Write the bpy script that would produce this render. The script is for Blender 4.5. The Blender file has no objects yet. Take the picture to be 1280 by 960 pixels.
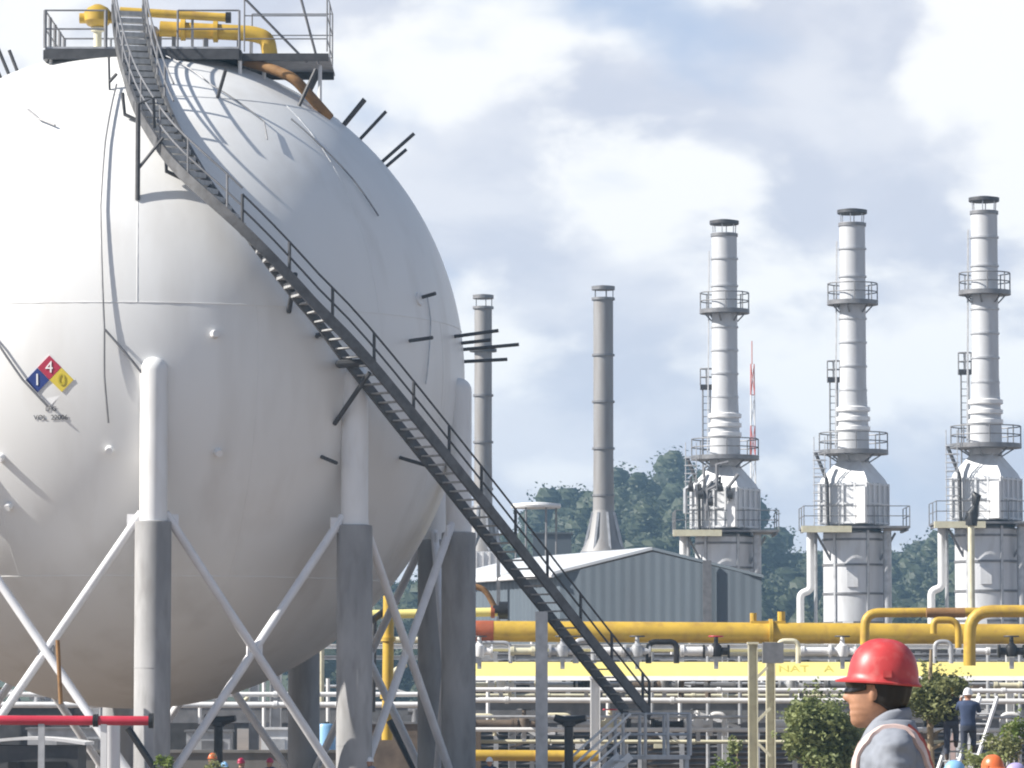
import bpy, bmesh, math, random
from mathutils import Vector, Matrix, Euler
R = math.radians
rnd = random.Random(11)
S = bpy.context.scene
COL = S.collection
PI = math.pi
V = Vector

# ------------------------------------------------------------------ camera
F = 5500.0; CAMZ = 3.1; PITCH = math.atan(400.0 / F)
cam_d = bpy.data.cameras.new('camera'); cam = bpy.data.objects.new('camera', cam_d); COL.objects.link(cam)
cam_d.sensor_width = 36.0; cam_d.lens = F / 1280 * 36.0; cam_d.clip_start = 0.5; cam_d.clip_end = 20000
cam.location = (0, 0, CAMZ); cam.rotation_euler = (PI / 2 + PITCH, 0, 0)
S.camera = cam
CF = V((0, math.cos(PITCH), math.sin(PITCH))); CU = V((0, -math.sin(PITCH), math.cos(PITCH))); CO = V((0, 0, CAMZ))
def ray(px, py):
    return (CF + V((1, 0, 0)) * ((px - 640) / F) + CU * ((480 - py) / F))
def W(px, py, Y):
    d = ray(px, py); return CO + d * (Y / d.y)
def ppm(Y): return F / Y

# ------------------------------------------------------------------ materials
def mat(name, col, rough=0.6, metal=0.0, var=0.12, scale=3.0, bump=0.0, bscale=30.0, stain=None, stain_amt=0.0, stretch=1.0, spec=0.5):
    m = bpy.data.materials.new(name); m.use_nodes = True
    nt = m.node_tree; nt.nodes.clear()
    out = nt.nodes.new('ShaderNodeOutputMaterial'); p = nt.nodes.new('ShaderNodeBsdfPrincipled')
    nt.links.new(p.outputs[0], out.inputs[0])
    p.inputs['Roughness'].default_value = rough; p.inputs['Metallic'].default_value = metal
    p.inputs['Specular IOR Level'].default_value = spec
    tc = nt.nodes.new('ShaderNodeTexCoord'); mp = nt.nodes.new('ShaderNodeMapping')
    nt.links.new(tc.outputs['Object'], mp.inputs[0]); mp.inputs['Scale'].default_value = (1, 1, 1.0 / stretch)
    nz = nt.nodes.new('ShaderNodeTexNoise'); nz.inputs['Scale'].default_value = scale; nz.inputs['Detail'].default_value = 5
    nt.links.new(mp.outputs[0], nz.inputs['Vector'])
    rp = nt.nodes.new('ShaderNodeMapRange'); rp.inputs['From Min'].default_value = 0.3; rp.inputs['From Max'].default_value = 0.7
    rp.inputs['To Min'].default_value = 1 - var; rp.inputs['To Max'].default_value = 1 + var * 0.4
    nt.links.new(nz.outputs['Fac'], rp.inputs['Value'])
    mx = nt.nodes.new('ShaderNodeVectorMath'); mx.operation = 'SCALE'; mx.inputs[0].default_value = col[:3]
    nt.links.new(rp.outputs[0], mx.inputs['Scale'])
    last = mx.outputs[0]
    if stain:
        n2 = nt.nodes.new('ShaderNodeTexNoise'); n2.inputs['Scale'].default_value = scale * 2.3; n2.inputs['Detail'].default_value = 8
        nt.links.new(mp.outputs[0], n2.inputs['Vector'])
        r2 = nt.nodes.new('ShaderNodeMapRange'); r2.inputs['From Min'].default_value = 0.5; r2.inputs['From Max'].default_value = 0.75
        r2.inputs['To Max'].default_value = stain_amt; nt.links.new(n2.outputs['Fac'], r2.inputs['Value'])
        mm = nt.nodes.new('ShaderNodeMix'); mm.data_type = 'RGBA'
        nt.links.new(r2.outputs[0], mm.inputs['Factor']); nt.links.new(last, mm.inputs['A']); mm.inputs['B'].default_value = (*stain, 1)
        last = mm.outputs['Result']
    nt.links.new(last, p.inputs['Base Color'])
    if bump:
        b = nt.nodes.new('ShaderNodeBump'); b.inputs['Strength'].default_value = bump
        n3 = nt.nodes.new('ShaderNodeTexNoise'); n3.inputs['Scale'].default_value = bscale
        nt.links.new(tc.outputs['Object'], n3.inputs['Vector']); nt.links.new(n3.outputs['Fac'], b.inputs['Height'])
        nt.links.new(b.outputs[0], p.inputs['Normal'])
    return m

M = {}
M['tank'] = mat('tank_white_paint', (0.80, 0.80, 0.79), 0.42, var=0.05, scale=0.35, stain=(0.52, 0.49, 0.45), stain_amt=0.36, stretch=6)
M['white'] = mat('white_paint', (0.80, 0.80, 0.80), 0.4, var=0.1, scale=1.2, stain=(0.45, 0.40, 0.34), stain_amt=0.25, stretch=4)
M['brace'] = mat('brace_white_paint', (0.78, 0.78, 0.80), 0.4, var=0.1, scale=2)
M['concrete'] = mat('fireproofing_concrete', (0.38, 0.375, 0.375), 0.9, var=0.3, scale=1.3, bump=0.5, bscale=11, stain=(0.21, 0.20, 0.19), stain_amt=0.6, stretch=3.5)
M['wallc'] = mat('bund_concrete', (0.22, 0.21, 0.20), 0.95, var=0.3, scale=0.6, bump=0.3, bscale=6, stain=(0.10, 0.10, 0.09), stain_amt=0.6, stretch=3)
M['stair'] = mat('weathered_stair_steel', (0.135, 0.135, 0.14), 0.6, 0.2, var=0.35, scale=3, stain=(0.07, 0.06, 0.05), stain_amt=0.5)
M['steel_dark'] = mat('dark_stair_steel', (0.085, 0.085, 0.09), 0.55, 0.3, var=0.3, scale=4)
M['tread'] = mat('galvanised_tread', (0.46, 0.46, 0.46), 0.55, 0.1, var=0.3, scale=6)
M['steel_mid'] = mat('grey_steel', (0.24, 0.24, 0.25), 0.5, 0.4, var=0.25, scale=3)
M['galv'] = mat('galvanised_steel', (0.52, 0.53, 0.55), 0.45, 0.35, var=0.25, scale=3)
M['black'] = mat('black_paint', (0.02, 0.02, 0.022), 0.45, var=0.3, scale=5)
M['yellow'] = mat('yellow_pipe_paint', (0.60, 0.39, 0.05), 0.5, var=0.22, scale=1.1, stain=(0.30, 0.16, 0.05), stain_amt=0.55)
M['yellow_lt'] = mat('pale_yellow_paint', (0.84, 0.73, 0.25), 0.5, var=0.1, scale=0.9, stain=(0.7, 0.6, 0.3), stain_amt=0.3)
M['cream'] = mat('cream_paint', (0.72, 0.68, 0.50), 0.55, var=0.15, scale=2, stain=(0.4, 0.3, 0.18), stain_amt=0.35)
M['rust'] = mat('rusty_pipe', (0.30, 0.16, 0.06), 0.75, var=0.35, scale=2.5, bump=0.2, stain=(0.13, 0.06, 0.03), stain_amt=0.6)
M['red'] = mat('red_fire_paint', (0.55, 0.03, 0.06), 0.4, var=0.2, scale=2)
M['redflange'] = mat('red_oxide', (0.40, 0.10, 0.04), 0.6, var=0.3, scale=2)
M['alu'] = mat('aluminium_cladding', (0.68, 0.69, 0.71), 0.42, 0.1, var=0.14, scale=1.3, stain=(0.42, 0.40, 0.38), stain_amt=0.35, stretch=4)
M['stack'] = mat('stack_aluminium_paint', (0.56, 0.57, 0.59), 0.5, 0.0, var=0.12, scale=0.9, stain=(0.40, 0.39, 0.38), stain_amt=0.35, stretch=6)
M['stack_old'] = mat('weathered_stack_steel', (0.30, 0.295, 0.295), 0.6, 0.2, var=0.25, scale=0.8, stain=(0.22, 0.19, 0.17), stain_amt=0.55, stretch=6)
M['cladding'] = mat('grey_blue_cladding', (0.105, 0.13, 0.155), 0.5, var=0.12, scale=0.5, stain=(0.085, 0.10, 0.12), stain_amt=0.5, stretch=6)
M['roof'] = mat('pale_roof_sheet', (0.62, 0.64, 0.66), 0.45, var=0.12, scale=0.6)
M['louver'] = mat('dark_louver', (0.075, 0.075, 0.08), 0.7, var=0.4, scale=2)
M['brown'] = mat('brown_machinery', (0.16, 0.12, 0.09), 0.7, var=0.4, scale=2)
M['blue'] = mat('blue_paint', (0.12, 0.3, 0.62), 0.5, var=0.1)
M['skyblue'] = mat('light_blue_plastic', (0.25, 0.48, 0.75), 0.4, var=0.1)
M['mast_red'] = mat('mast_red', (0.55, 0.10, 0.06), 0.6)
M['mast_white'] = mat('mast_white', (0.75, 0.75, 0.75), 0.6)
M['p_red'] = mat('placard_red', (0.42, 0.02, 0.06), 0.5, var=0.05)
M['p_blue'] = mat('placard_blue', (0.015, 0.04, 0.20), 0.5, var=0.05)
M['p_yel'] = mat('placard_yellow', (0.70, 0.55, 0.06), 0.5, var=0.05)
M['p_white'] = mat('placard_white', (0.85, 0.85, 0.85), 0.5, var=0.02)
M['p_ink'] = mat('stencil_ink', (0.10, 0.10, 0.11), 0.7, var=0.3, scale=20)
M['p_olive'] = mat('faded_yellow_digit', (0.55, 0.46, 0.03), 0.5, var=0.05)
M['stencil'] = mat('faded_stencil', (0.60, 0.52, 0.12), 0.7, var=0.3, scale=9)
M['skin'] = mat('skin', (0.42, 0.22, 0.135), 0.5, var=0.28, scale=22, bump=0.04, bscale=300)
M['hair'] = mat('black_hair', (0.012, 0.010, 0.009), 0.5, var=0.4, scale=60, bump=0.5, bscale=180)
M['helmet'] = mat('red_helmet_plastic', (0.54, 0.055, 0.058), 0.42, var=0.18, scale=12, bump=0.03, bscale=40, stain=(0.62, 0.20, 0.18), stain_amt=0.5)
M['shirt'] = mat('grey_blue_shirt', (0.25, 0.27, 0.315), 0.85, var=0.18, scale=14, bump=0.5, bscale=24)
M['shirt2'] = mat('dark_blue_coverall', (0.04, 0.06, 0.12), 0.9, var=0.2, scale=8)
M['shirt3'] = mat('black_coverall', (0.02, 0.02, 0.025), 0.9, var=0.2, scale=8)
M['trouser'] = mat('dark_trousers', (0.05, 0.06, 0.09), 0.9, var=0.2, scale=8)
M['lens'] = mat('dark_glasses', (0.01, 0.01, 0.012), 0.08, var=0.0)
M['strap'] = mat('pale_pink_reflective_strap', (0.66, 0.50, 0.46), 0.5, var=0.08, scale=15)
M['vest'] = mat('red_vest_edge', (0.50, 0.10, 0.07), 0.75, var=0.2, scale=15)
M['navy'] = mat('navy_strap', (0.03, 0.03, 0.06), 0.8)
M['orange'] = mat('orange_helmet', (0.70, 0.16, 0.05), 0.35, var=0.1)
M['crimson'] = mat('crimson_helmet', (0.40, 0.02, 0.07), 0.35, var=0.1)
M['yelhel'] = mat('yellow_helmet', (0.75, 0.55, 0.05), 0.35, var=0.1)
M['whthel'] = mat('white_helmet', (0.8, 0.8, 0.8), 0.35, var=0.05)
M['violet'] = mat('violet_helmet', (0.42, 0.36, 0.62), 0.4, var=0.05)
M['boot'] = mat('boot_leather', (0.05, 0.03, 0.02), 0.6)
M['wood'] = mat('pale_timber', (0.45, 0.33, 0.17), 0.8, var=0.25, scale=6, stretch=6)
M['bark'] = mat('tan_bark', (0.30, 0.23, 0.15), 0.9, var=0.3, scale=9, bump=0.4, stretch=4)
def leafmat(name, c1, c2, scale):
    m = bpy.data.materials.new(name); m.use_nodes = True; nt = m.node_tree
    p = nt.nodes['Principled BSDF']; p.inputs['Roughness'].default_value = 0.6
    tc = nt.nodes.new('ShaderNodeTexCoord'); nz = nt.nodes.new('ShaderNodeTexNoise'); nz.inputs['Scale'].default_value = scale; nz.inputs['Detail'].default_value = 4
    nt.links.new(tc.outputs['Object'], nz.inputs['Vector'])
    cr = nt.nodes.new('ShaderNodeValToRGB'); cr.color_ramp.elements[0].position = 0.35; cr.color_ramp.elements[1].position = 0.66
    cr.color_ramp.elements[0].color = (*c1, 1); cr.color_ramp.elements[1].color = (*c2, 1)
    nt.links.new(nz.outputs['Fac'], cr.inputs[0]); nt.links.new(cr.outputs[0], p.inputs['Base Color'])
    tr = nt.nodes.new('ShaderNodeBsdfTranslucent'); nt.links.new(cr.outputs[0], tr.inputs[0])
    ms = nt.nodes.new('ShaderNodeMixShader'); ms.inputs[0].default_value = 0.35
    nt.links.new(p.outputs[0], ms.inputs[1]); nt.links.new(tr.outputs[0], ms.inputs[2])
    nt.links.new(ms.outputs[0], nt.nodes['Material Output'].inputs[0])
    return m
M['leaf'] = leafmat('bush_leaves', (0.11, 0.145, 0.05), (0.34, 0.37, 0.15), 2.6)
M['leaf2'] = leafmat('tree_leaves', (0.10, 0.12, 0.04), (0.28, 0.29, 0.12), 2.2)
M['leaf3'] = leafmat('bright_leaves', (0.08, 0.13, 0.02), (0.20, 0.26, 0.05), 3)
M['forest'] = leafmat('forest_leaves', (0.034, 0.05, 0.026), (0.07, 0.088, 0.04), 0.06)

# ------------------------------------------------------------------ mesh builder
def orth(d):
    d = d.normalized(); u = V((0, 0, 1)) if abs(d.z) < 0.95 else V((1, 0, 0))
    a = d.cross(u).normalized(); return a, a.cross(d).normalized()
class MB:
    def __init__(s): s.v = []; s.f = []
    def add(s, vs, fs):
        o = len(s.v); s.v += [V(q) for q in vs]; s.f += [tuple(o + i for i in f) for f in fs]; return s
    def box(s, c, size, rot=None):
        c = V(c); h = V(size) / 2; vs = []
        for z in (-1, 1):
            for x, y in ((-1, -1), (1, -1), (1, 1), (-1, 1)):
                q = V((x * h.x, y * h.y, z * h.z)); vs.append(c + (rot @ q if rot else q))
        return s.add(vs, [(3, 2, 1, 0), (4, 5, 6, 7), (0, 1, 5, 4), (1, 2, 6, 5), (2, 3, 7, 6), (3, 0, 4, 7)])
    def beam(s, p0, p1, w, h):
        p0 = V(p0); p1 = V(p1); d = p1 - p0; a, b = orth(d)
        vs = [p + a * (x * w / 2) + b * (y * h / 2) for p in (p0, p1) for x, y in ((-1, -1), (1, -1), (1, 1), (-1, 1))]
        return s.add(vs, [(0, 1, 2, 3), (7, 6, 5, 4), (0, 4, 5, 1), (1, 5, 6, 2), (2, 6, 7, 3), (3, 7, 4, 0)])
    def cyl(s, p0, p1, r0, r1=None, n=20, caps=True):
        r1 = r0 if r1 is None else r1; p0 = V(p0); p1 = V(p1); a, b = orth(p1 - p0); vs = []
        for p, r in ((p0, r0), (p1, r1)):
            for i in range(n):
                t = 2 * PI * i / n; vs.append(p + (a * math.cos(t) + b * math.sin(t)) * r)
        fs = [(i, (i + 1) % n, n + (i + 1) % n, n + i) for i in range(n)]
        if caps: fs += [tuple(range(n - 1, -1, -1)), tuple(range(n, 2 * n))]
        return s.add(vs, fs)
    def tube(s, pts, r, n=10, closed=False):
        pts = [V(p) for p in pts]; k = len(pts); vs = []; a = None
        for i, p in enumerate(pts):
            q0 = pts[(i - 1) % k] if (closed or i > 0) else p; q1 = pts[(i + 1) % k] if (closed or i < k - 1) else p
            d = (q1 - q0).normalized()
            if a is None: a, b = orth(d)
            else:
                a = (a - d * a.dot(d)); a = a.normalized() if a.length > 1e-6 else orth(d)[0]; b = a.cross(d)
            rr = r[i] if isinstance(r, (list, tuple)) else r
            for j in range(n):
                t = 2 * PI * j / n; vs.append(p + (a * math.cos(t) + b * math.sin(t)) * rr)
        fs = []
        for i in range(k if closed else k - 1):
            for j in range(n):
                x = i * n; y = ((i + 1) % k) * n; fs.append((x + j, x + (j + 1) % n, y + (j + 1) % n, y + j))
        if not closed: fs += [tuple(range(n - 1, -1, -1)), tuple(range((k - 1) * n, k * n))]
        return s.add(vs, fs)
    def lathe(s, prof, c, n=32, cap=True, rot0=0.0):
        c = V(c); vs = []
        for r, z in prof:
            for i in range(n):
                t = 2 * PI * i / n + rot0; vs.append(c + V((r * math.cos(t), r * math.sin(t), z)))
        fs = []; k = len(prof)
        for q in range(k - 1):
            for i in range(n): fs.append((q * n + i, q * n + (i + 1) % n, (q + 1) * n + (i + 1) % n, (q + 1) * n + i))
        if cap: fs += [tuple(range(n - 1, -1, -1)), tuple(range((k - 1) * n, k * n))]
        return s.add(vs, fs)
    def build(s, name, m, parent=None, sharp=35):
        off = V((0, 0, 0)); p = parent
        while p is not None: off += p.location; p = p.parent
        me = bpy.data.meshes.new(name); me.from_pydata([q - off for q in s.v], [], s.f); me.update()
        if sharp is not None:
            me.shade_smooth(); me.set_sharp_from_angle(angle=R(sharp))
        me.materials.append(m)
        o = bpy.data.objects.new(name, me); COL.objects.link(o)
        if parent is not None: o.parent = parent
        return o
def tag(o, label, cat, group=None, kind=None):
    if label: o['label'] = label
    if cat: o['category'] = cat
    if group: o['group'] = group
    if kind: o['kind'] = kind
    return o
def thing(name, loc, label, cat, group=None):
    o = bpy.data.objects.new(name, None); COL.objects.link(o); o.location = loc; o.empty_display_size = 0.3
    return tag(o, label, cat, group)
def solo(name, mb, m, label, cat, group=None, sharp=35):
    """a thing that is one mesh: origin at its base centre"""
    lo = V([min(q[i] for q in mb.v) for i in range(3)]); hi = V([max(q[i] for q in mb.v) for i in range(3)])
    c = V(((lo.x + hi.x) / 2, (lo.y + hi.y) / 2, lo.z)); mb.v = [q - c for q in mb.v]
    o = mb.build(name, m, None, sharp); o.location = c
    return tag(o, label, cat, group)
def kids(o): return [c for c in bpy.data.objects if c.parent == o]
def copy_tree(o, parent=None):
    c = o.copy(); COL.objects.link(c)
    if parent is not None: c.parent = parent
    for ch in kids(o): copy_tree(ch, c)
    return c
def arc(c, r, a0, a1, u, v, n=6):
    return [V(c) + V(u) * (r * math.cos(a0 + (a1 - a0) * i / n)) + V(v) * (r * math.sin(a0 + (a1 - a0) * i / n)) for i in range(n + 1)]
def round_path(pts, r, n=5):
    pts = [V(p) for p in pts]; out = [pts[0]]
    for i in range(1, len(pts) - 1):
        p = pts[i]; a = (pts[i - 1] - p); b = (pts[i + 1] - p); q = min(r, a.length * .45, b.length * .45)
        A = p + a.normalized() * q; B = p + b.normalized() * q
        for k in range(n + 1):
            t = k / n; out.append(A * (1 - t) ** 2 + p * 2 * t * (1 - t) + B * t * t)
    out.append(pts[-1]); return out
def text_mesh(body, size, name):
    cu = bpy.data.curves.new(name, 'FONT'); cu.body = body; cu.size = size; cu.align_x = 'CENTER'; cu.align_y = 'CENTER'; cu.extrude = 0.004
    o = bpy.data.objects.new(name, cu); COL.objects.link(o)
    dg = bpy.context.evaluated_depsgraph_get(); me = bpy.data.meshes.new_from_object(o.evaluated_get(dg))
    vs = [v.co.copy() for v in me.vertices]; fs = [tuple(p.vertices) for p in me.polygons]
    bpy.data.objects.remove(o); bpy.data.curves.remove(cu); bpy.data.meshes.remove(me)
    return vs, fs

# ------------------------------------------------------------------ world, sun
SUN_EL = 39.0
w = bpy.data.worlds.new('World'); S.world = w; w.use_nodes = True
nt = w.node_tree; nt.nodes.clear()
wo = nt.nodes.new('ShaderNodeOutputWorld'); bg = nt.nodes.new('ShaderNodeBackground'); bg.inputs['Strength'].default_value = 0.0625
nt.links.new(bg.outputs[0], wo.inputs[0])
sky = nt.nodes.new('ShaderNodeTexSky'); sky.sky_type = 'NISHITA'; sky.sun_disc = False
sky.sun_elevation = R(SUN_EL); sky.sun_rotation = R(270); sky.air_density = 1.0; sky.dust_density = 0.8; sky.ozone_density = 1.5
tc = nt.nodes.new('ShaderNodeTexCoord')
def nnoise(scale, detail, loc, sc, rough=0.5, dist=0.0):
    mp = nt.nodes.new('ShaderNodeMapping'); mp.inputs['Location'].default_value = loc; mp.inputs['Scale'].default_value = sc
    nt.links.new(tc.outputs['Generated'], mp.inputs[0])
    n = nt.nodes.new('ShaderNodeTexNoise'); n.inputs['Scale'].default_value = scale; n.inputs['Detail'].default_value = detail
    n.inputs['Roughness'].default_value = rough; n.inputs['Distortion'].default_value = dist
    nt.links.new(mp.outputs[0], n.inputs['Vector']); return n.outputs['Fac']
def mrange(src, a, b, c, d, smooth=True):
    m = nt.nodes.new('ShaderNodeMapRange'); m.interpolation_type = 'SMOOTHSTEP' if smooth else 'LINEAR'
    for k, x in zip(('From Min', 'From Max', 'To Min', 'To Max'), (a, b, c, d)): m.inputs[k].default_value = x
    nt.links.new(src, m.inputs['Value']); return m.outputs[0]
def mix(f, a, b):
    m = nt.nodes.new('ShaderNodeMix'); m.data_type = 'RGBA'
    nt.links.new(f, m.inputs['Factor'])
    for k, x in (('A', a), ('B', b)):
        if isinstance(x, tuple): m.inputs[k].default_value = (*x, 1)
        else: nt.links.new(x, m.inputs[k])
    return m.outputs['Result']
cover = mrange(nnoise(13, 5, (3.35, 5.43, 0.61), (1, 1, 1.9), 0.5, 0.2), 0.30, 0.49, 0.0, 1.0)
shade = mrange(nnoise(20, 6, (0.37, 1.37, 4.59), (1, 1, 2.0), 0.5, 0.25), 0.38, 0.60, 0.0, 1.0)
puff = mrange(nnoise(15, 7, (3.69, 1.42, 1.99), (1, 1, 1.7), 0.52, 0.15), 0.45, 0.56, 0.0, 1.0)
cl0 = mix(shade, (6.8, 7.1, 8.15), (8.6, 8.7, 9.3))
cl = mix(puff, cl0, (10.9, 10.8, 10.7))
sep = nt.nodes.new('ShaderNodeSeparateXYZ'); nt.links.new(tc.outputs['Generated'], sep.inputs[0])
low = mrange(sep.outputs['Z'], 0.01, 0.075, 0.35, 1.0); high = mrange(sep.outputs['Z'], 0.175, 0.29, 1.0, 0.06)
mul = nt.nodes.new('ShaderNodeMath'); mul.operation = 'MULTIPLY'; nt.links.new(cover, mul.inputs[0]); nt.links.new(low, mul.inputs[1])
mul2 = nt.nodes.new('ShaderNodeMath'); mul2.operation = 'MULTIPLY'; nt.links.new(mul.outputs[0], mul2.inputs[0]); nt.links.new(high, mul2.inputs[1])
skyb = mix(mrange(sep.outputs['Z'], 0.15, 0.28, 0.85, 0.05), sky.outputs[0], (5.7, 6.6, 8.6))
nt.links.new(mix(mul2.outputs[0], skyb, cl), bg.inputs['Color'])
sun_d = bpy.data.lights.new('sun', 'SUN'); sun_d.energy = 5.0; sun_d.angle = R(0.5); sun_d.color = (1.0, 0.955, 0.88)
sun = bpy.data.objects.new('sun', sun_d); COL.objects.link(sun); sun.rotation_euler = (0, -R(90 - SUN_EL), 0); sun.location = (-80, 60, 120)
sun.rotation_euler = (V((-math.cos(R(SUN_EL)), -0.185, math.sin(R(SUN_EL))))).to_track_quat('Z', 'Y').to_euler()
S.view_settings.view_transform = 'Standard'; S.view_settings.look = 'None'; S.view_settings.exposure = 0.71; S.view_settings.gamma = 1.0
S.cycles.filter_width = 2.0
S.cycles.max_bounces = 6; S.cycles.diffuse_bounces = 4; S.cycles.use_denoising = True

# ------------------------------------------------------------------ setting: ground, road bank, hill, forest
def ground_mat():
    m = mat('gravel_ground', (0.20, 0.155, 0.12), 0.95, var=0.35, scale=0.15, bump=0.4, bscale=3, stain=(0.12, 0.09, 0.065), stain_amt=0.6)
    return m
g = MB(); NX = 24
xs = [-740, -400, -200, -120, -60, -30, 0, 30, 60, 120, 200, 400, 740]; ys = [-75, -50, 0, 60, 100, 150, 200, 260, 400, 800, 1100, 1355]
g.add([(x, y, 0) for y in ys for x in xs], [(j * len(xs) + i, j * len(xs) + i + 1, (j + 1) * len(xs) + i + 1, (j + 1) * len(xs) + i) for j in range(len(ys) - 1) for i in range(len(xs) - 1)])
tag(g.build('ground', ground_mat(), None, None), 'brown gravel ground of the plant yard', None, None, 'structure')
BANKZ = 1.55
def bank_z(y): return BANKZ if y < 30 else max(0.0, BANKZ * (1 - (y - 30) / 32.0))
b = MB(); yy = [-30, -26, 0, 15, 30, 38, 46, 54, 62.0]; xx = [-60, -30, -10, 0, 10, 30, 60]
def bz(x, y):
    z = bank_z(y) if y > -28 else -0.05
    if abs(x) > 40: z = -0.05
    return z + (0.0 if y < 61 else -0.05)
b.add([(x, y, bz(x, y)) for y in yy for x in xx], [(j * 7 + i, j * 7 + i + 1, (j + 1) * 7 + i + 1, (j + 1) * 7 + i) for j in range(8) for i in range(6)])
tag(b.build('embankment', mat('bank_earth', (0.24, 0.20, 0.14), 0.95, var=0.3, scale=0.8, bump=0.5, bscale=8), None, None), 'raised earth bank in the foreground', None, None, 'structure')

ridge = [(-400, 760), (300, 740), (520, 715), (600, 680), (660, 648), (700, 626), (740, 605), (790, 588), (815, 592), (835, 580), (900, 600), (950, 640), (985, 683), (1010, 700), (1060, 700), (1110, 695), (1150, 675), (1185, 668), (1230, 672), (1280, 690), (1400, 700), (1800, 760)]
def ridge_z(X, Y0=900.0):
    px = 640 + X / Y0 * F
    for (x0, y0), (x1, y1) in zip(ridge, ridge[1:]):
        if x0 <= px <= x1:
            t = (px - x0) / (x1 - x0); t = t * t * (3 - 2 * t)
            return CAMZ + (880 - (y0 + (y1 - y0) * t)) / F * Y0
    return 8.0
def hill_z(X, Y):
    h = max(ridge_z(X * 900.0 / max(Y, 500)) - 14.0, 0.5) if Y < 905 else max(ridge_z(X) - 14.0, 0.5)
    if Y < 900: t = max(0, (Y - 520) / 380.0); t = t * t * (3 - 2 * t)
    else: t = max(0.0, 1 - (Y - 900) / 420.0); t = t * t * (3 - 2 * t)
    return h * t - 0.3 + 0.35 * t
hx = list(range(-260, 321, 10)); hy = list(range(500, 1341, 20)); h = MB(); n = len(hx)
h.add([(x, y, hill_z(x, y)) for y in hy for x in hx], [(j * n + i, j * n + i + 1, (j + 1) * n + i + 1, (j + 1) * n + i) for j in range(len(hy) - 1) for i in range(n - 1)])
tag(h.build('hill', mat('hill_soil', (0.06, 0.075, 0.035), 0.95, var=0.3, scale=0.05), None, None), 'low wooded hill on the horizon', None, None, 'structure')

def leaf_quad(mb, p, s, rg):
    a = V((rg.uniform(-1, 1), rg.uniform(-1, 1), rg.uniform(-.6, .6))).normalized(); q = V((rg.uniform(-1, 1), rg.uniform(-1, 1), rg.uniform(-1, 1)))
    c = a.cross(q); c = c.normalized() if c.length > 1e-3 else orth(a)[0]
    o = len(mb.v); mb.v += [p - a * s, p - c * s * .55, p + a * s, p + c * s * .55]; mb.f.append((o, o + 1, o + 2, o + 3))
fo = MB(); rg = random.Random(5)
def crown(mb, c, rad, hgt, nleaf, ls, rg, lobes=6, core=False):
    cs = [(V((rg.uniform(-.6, .6) * rad, rg.uniform(-.6, .6) * rad, rg.uniform(-.35, .45) * hgt)), rg.uniform(.4, .62)) for _ in range(lobes)]
    if core:      # solid heart of every lobe, so that the crown is dense and only its rim is loose
        for o, q in cs:
            cc = V(c) + o; k0 = len(mb.v)
            for j in range(1, 6):
                for i in range(9):
                    a = 2 * PI * i / 9 + j * .3; ph = PI * j / 6; w_ = rg.uniform(.75, 1.0) * q * .72; mb.v.append(cc + V((math.sin(ph) * math.cos(a) * rad * w_, math.sin(ph) * math.sin(a) * rad * w_, math.cos(ph) * hgt * w_ * .85)))
            for j in range(4):
                for i in range(9): mb.f.append((k0 + j * 9 + i, k0 + j * 9 + (i + 1) % 9, k0 + j * 9 + 9 + (i + 1) % 9, k0 + j * 9 + 9 + i))
            mb.f += [tuple(k0 + i for i in range(8, -1, -1)), tuple(k0 + 36 + i for i in range(9))]
    for _ in range(nleaf):
        o, q = cs[rg.randrange(lobes)]
        d = V((rg.gauss(0, 1), rg.gauss(0, 1), rg.gauss(0, 1))).normalized() * (rg.random() ** (0.2 if core else 0.33)) * (1.06 if core else 1.0)
        leaf_quad(mb, V(c) + o + V((d.x * rad * q, d.y * rad * q, d.z * hgt * q * .8)), ls * rg.uniform(.6, 1.4), rg)
for y in range(560, 960, 13):
    for x in range(-36 if y > 700 else -20, 122, 8):
        X = x + rg.uniform(-4, 4); Y = y + rg.uniform(-6, 6); rad = rg.uniform(4.0, 7.6)
        z = hill_z(X, Y) + rad * rg.uniform(.7, 1.5)
        crown(fo, (X, Y, z), rad, rad * 1.05, 520, .36, rg, 8, True)
for i in range(60):     # nearer, greener belt at the foot of the hill
    X = rg.uniform(14, 56); Y = rg.uniform(400, 500); rad = rg.uniform(3, 5)
    crown(fo, (X, Y, rg.uniform(3.5, 10.0) + max(0, (X - 40)) * -.05), rad, rad, 500, .30, rg, 8, True)
fo.build('forest', M['forest'], None, None)
tag(bpy.data.objects['forest'], 'dense dark green wood covering the hill', 'wood', None, 'stuff')

# ------------------------------------------------------------------ spherical tank
D = 133.5; RS = 10.0
C = W(170, 474, D)
GX = C.x
tank = thing('spherical_tank', (C.x, C.y, 0), 'huge white spherical gas tank on concrete-clad columns with diagonal bracing', 'storage tank')
mb = MB(); prof = [(max(0.001, RS * math.cos(a)), RS * math.sin(a)) for a in [(-PI / 2 + PI * i / 96) for i in range(97)]]
mb.lathe(prof, C, 144, cap=False)
shell = mb.build('shell', M['tank'], tank, None); shell.data.shade_smooth()
def hit(px, py, rr=RS):
    d = ray(px, py).normalized(); oc = CO - C; bq = oc.dot(d); cq = oc.dot(oc) - rr * rr; dd = bq * bq - cq
    if dd < 0: dd = 0
    return CO + d * (-bq - math.sqrt(dd))
def on_sphere(th, z, rr=RS):
    q = math.sqrt(max(0, rr * rr - z * z)); return C + V((q * math.sin(th), -q * math.cos(th), z))
for z in (1.45, 7.85, -6.2):        # raised weld seams
    mb = MB(); mb.tube([on_sphere(2 * PI * i / 96, z, RS + .0) for i in range(96)], 0.016, 6, True); mb.build('weld_seam', M['tank'], shell, 60)
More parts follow.
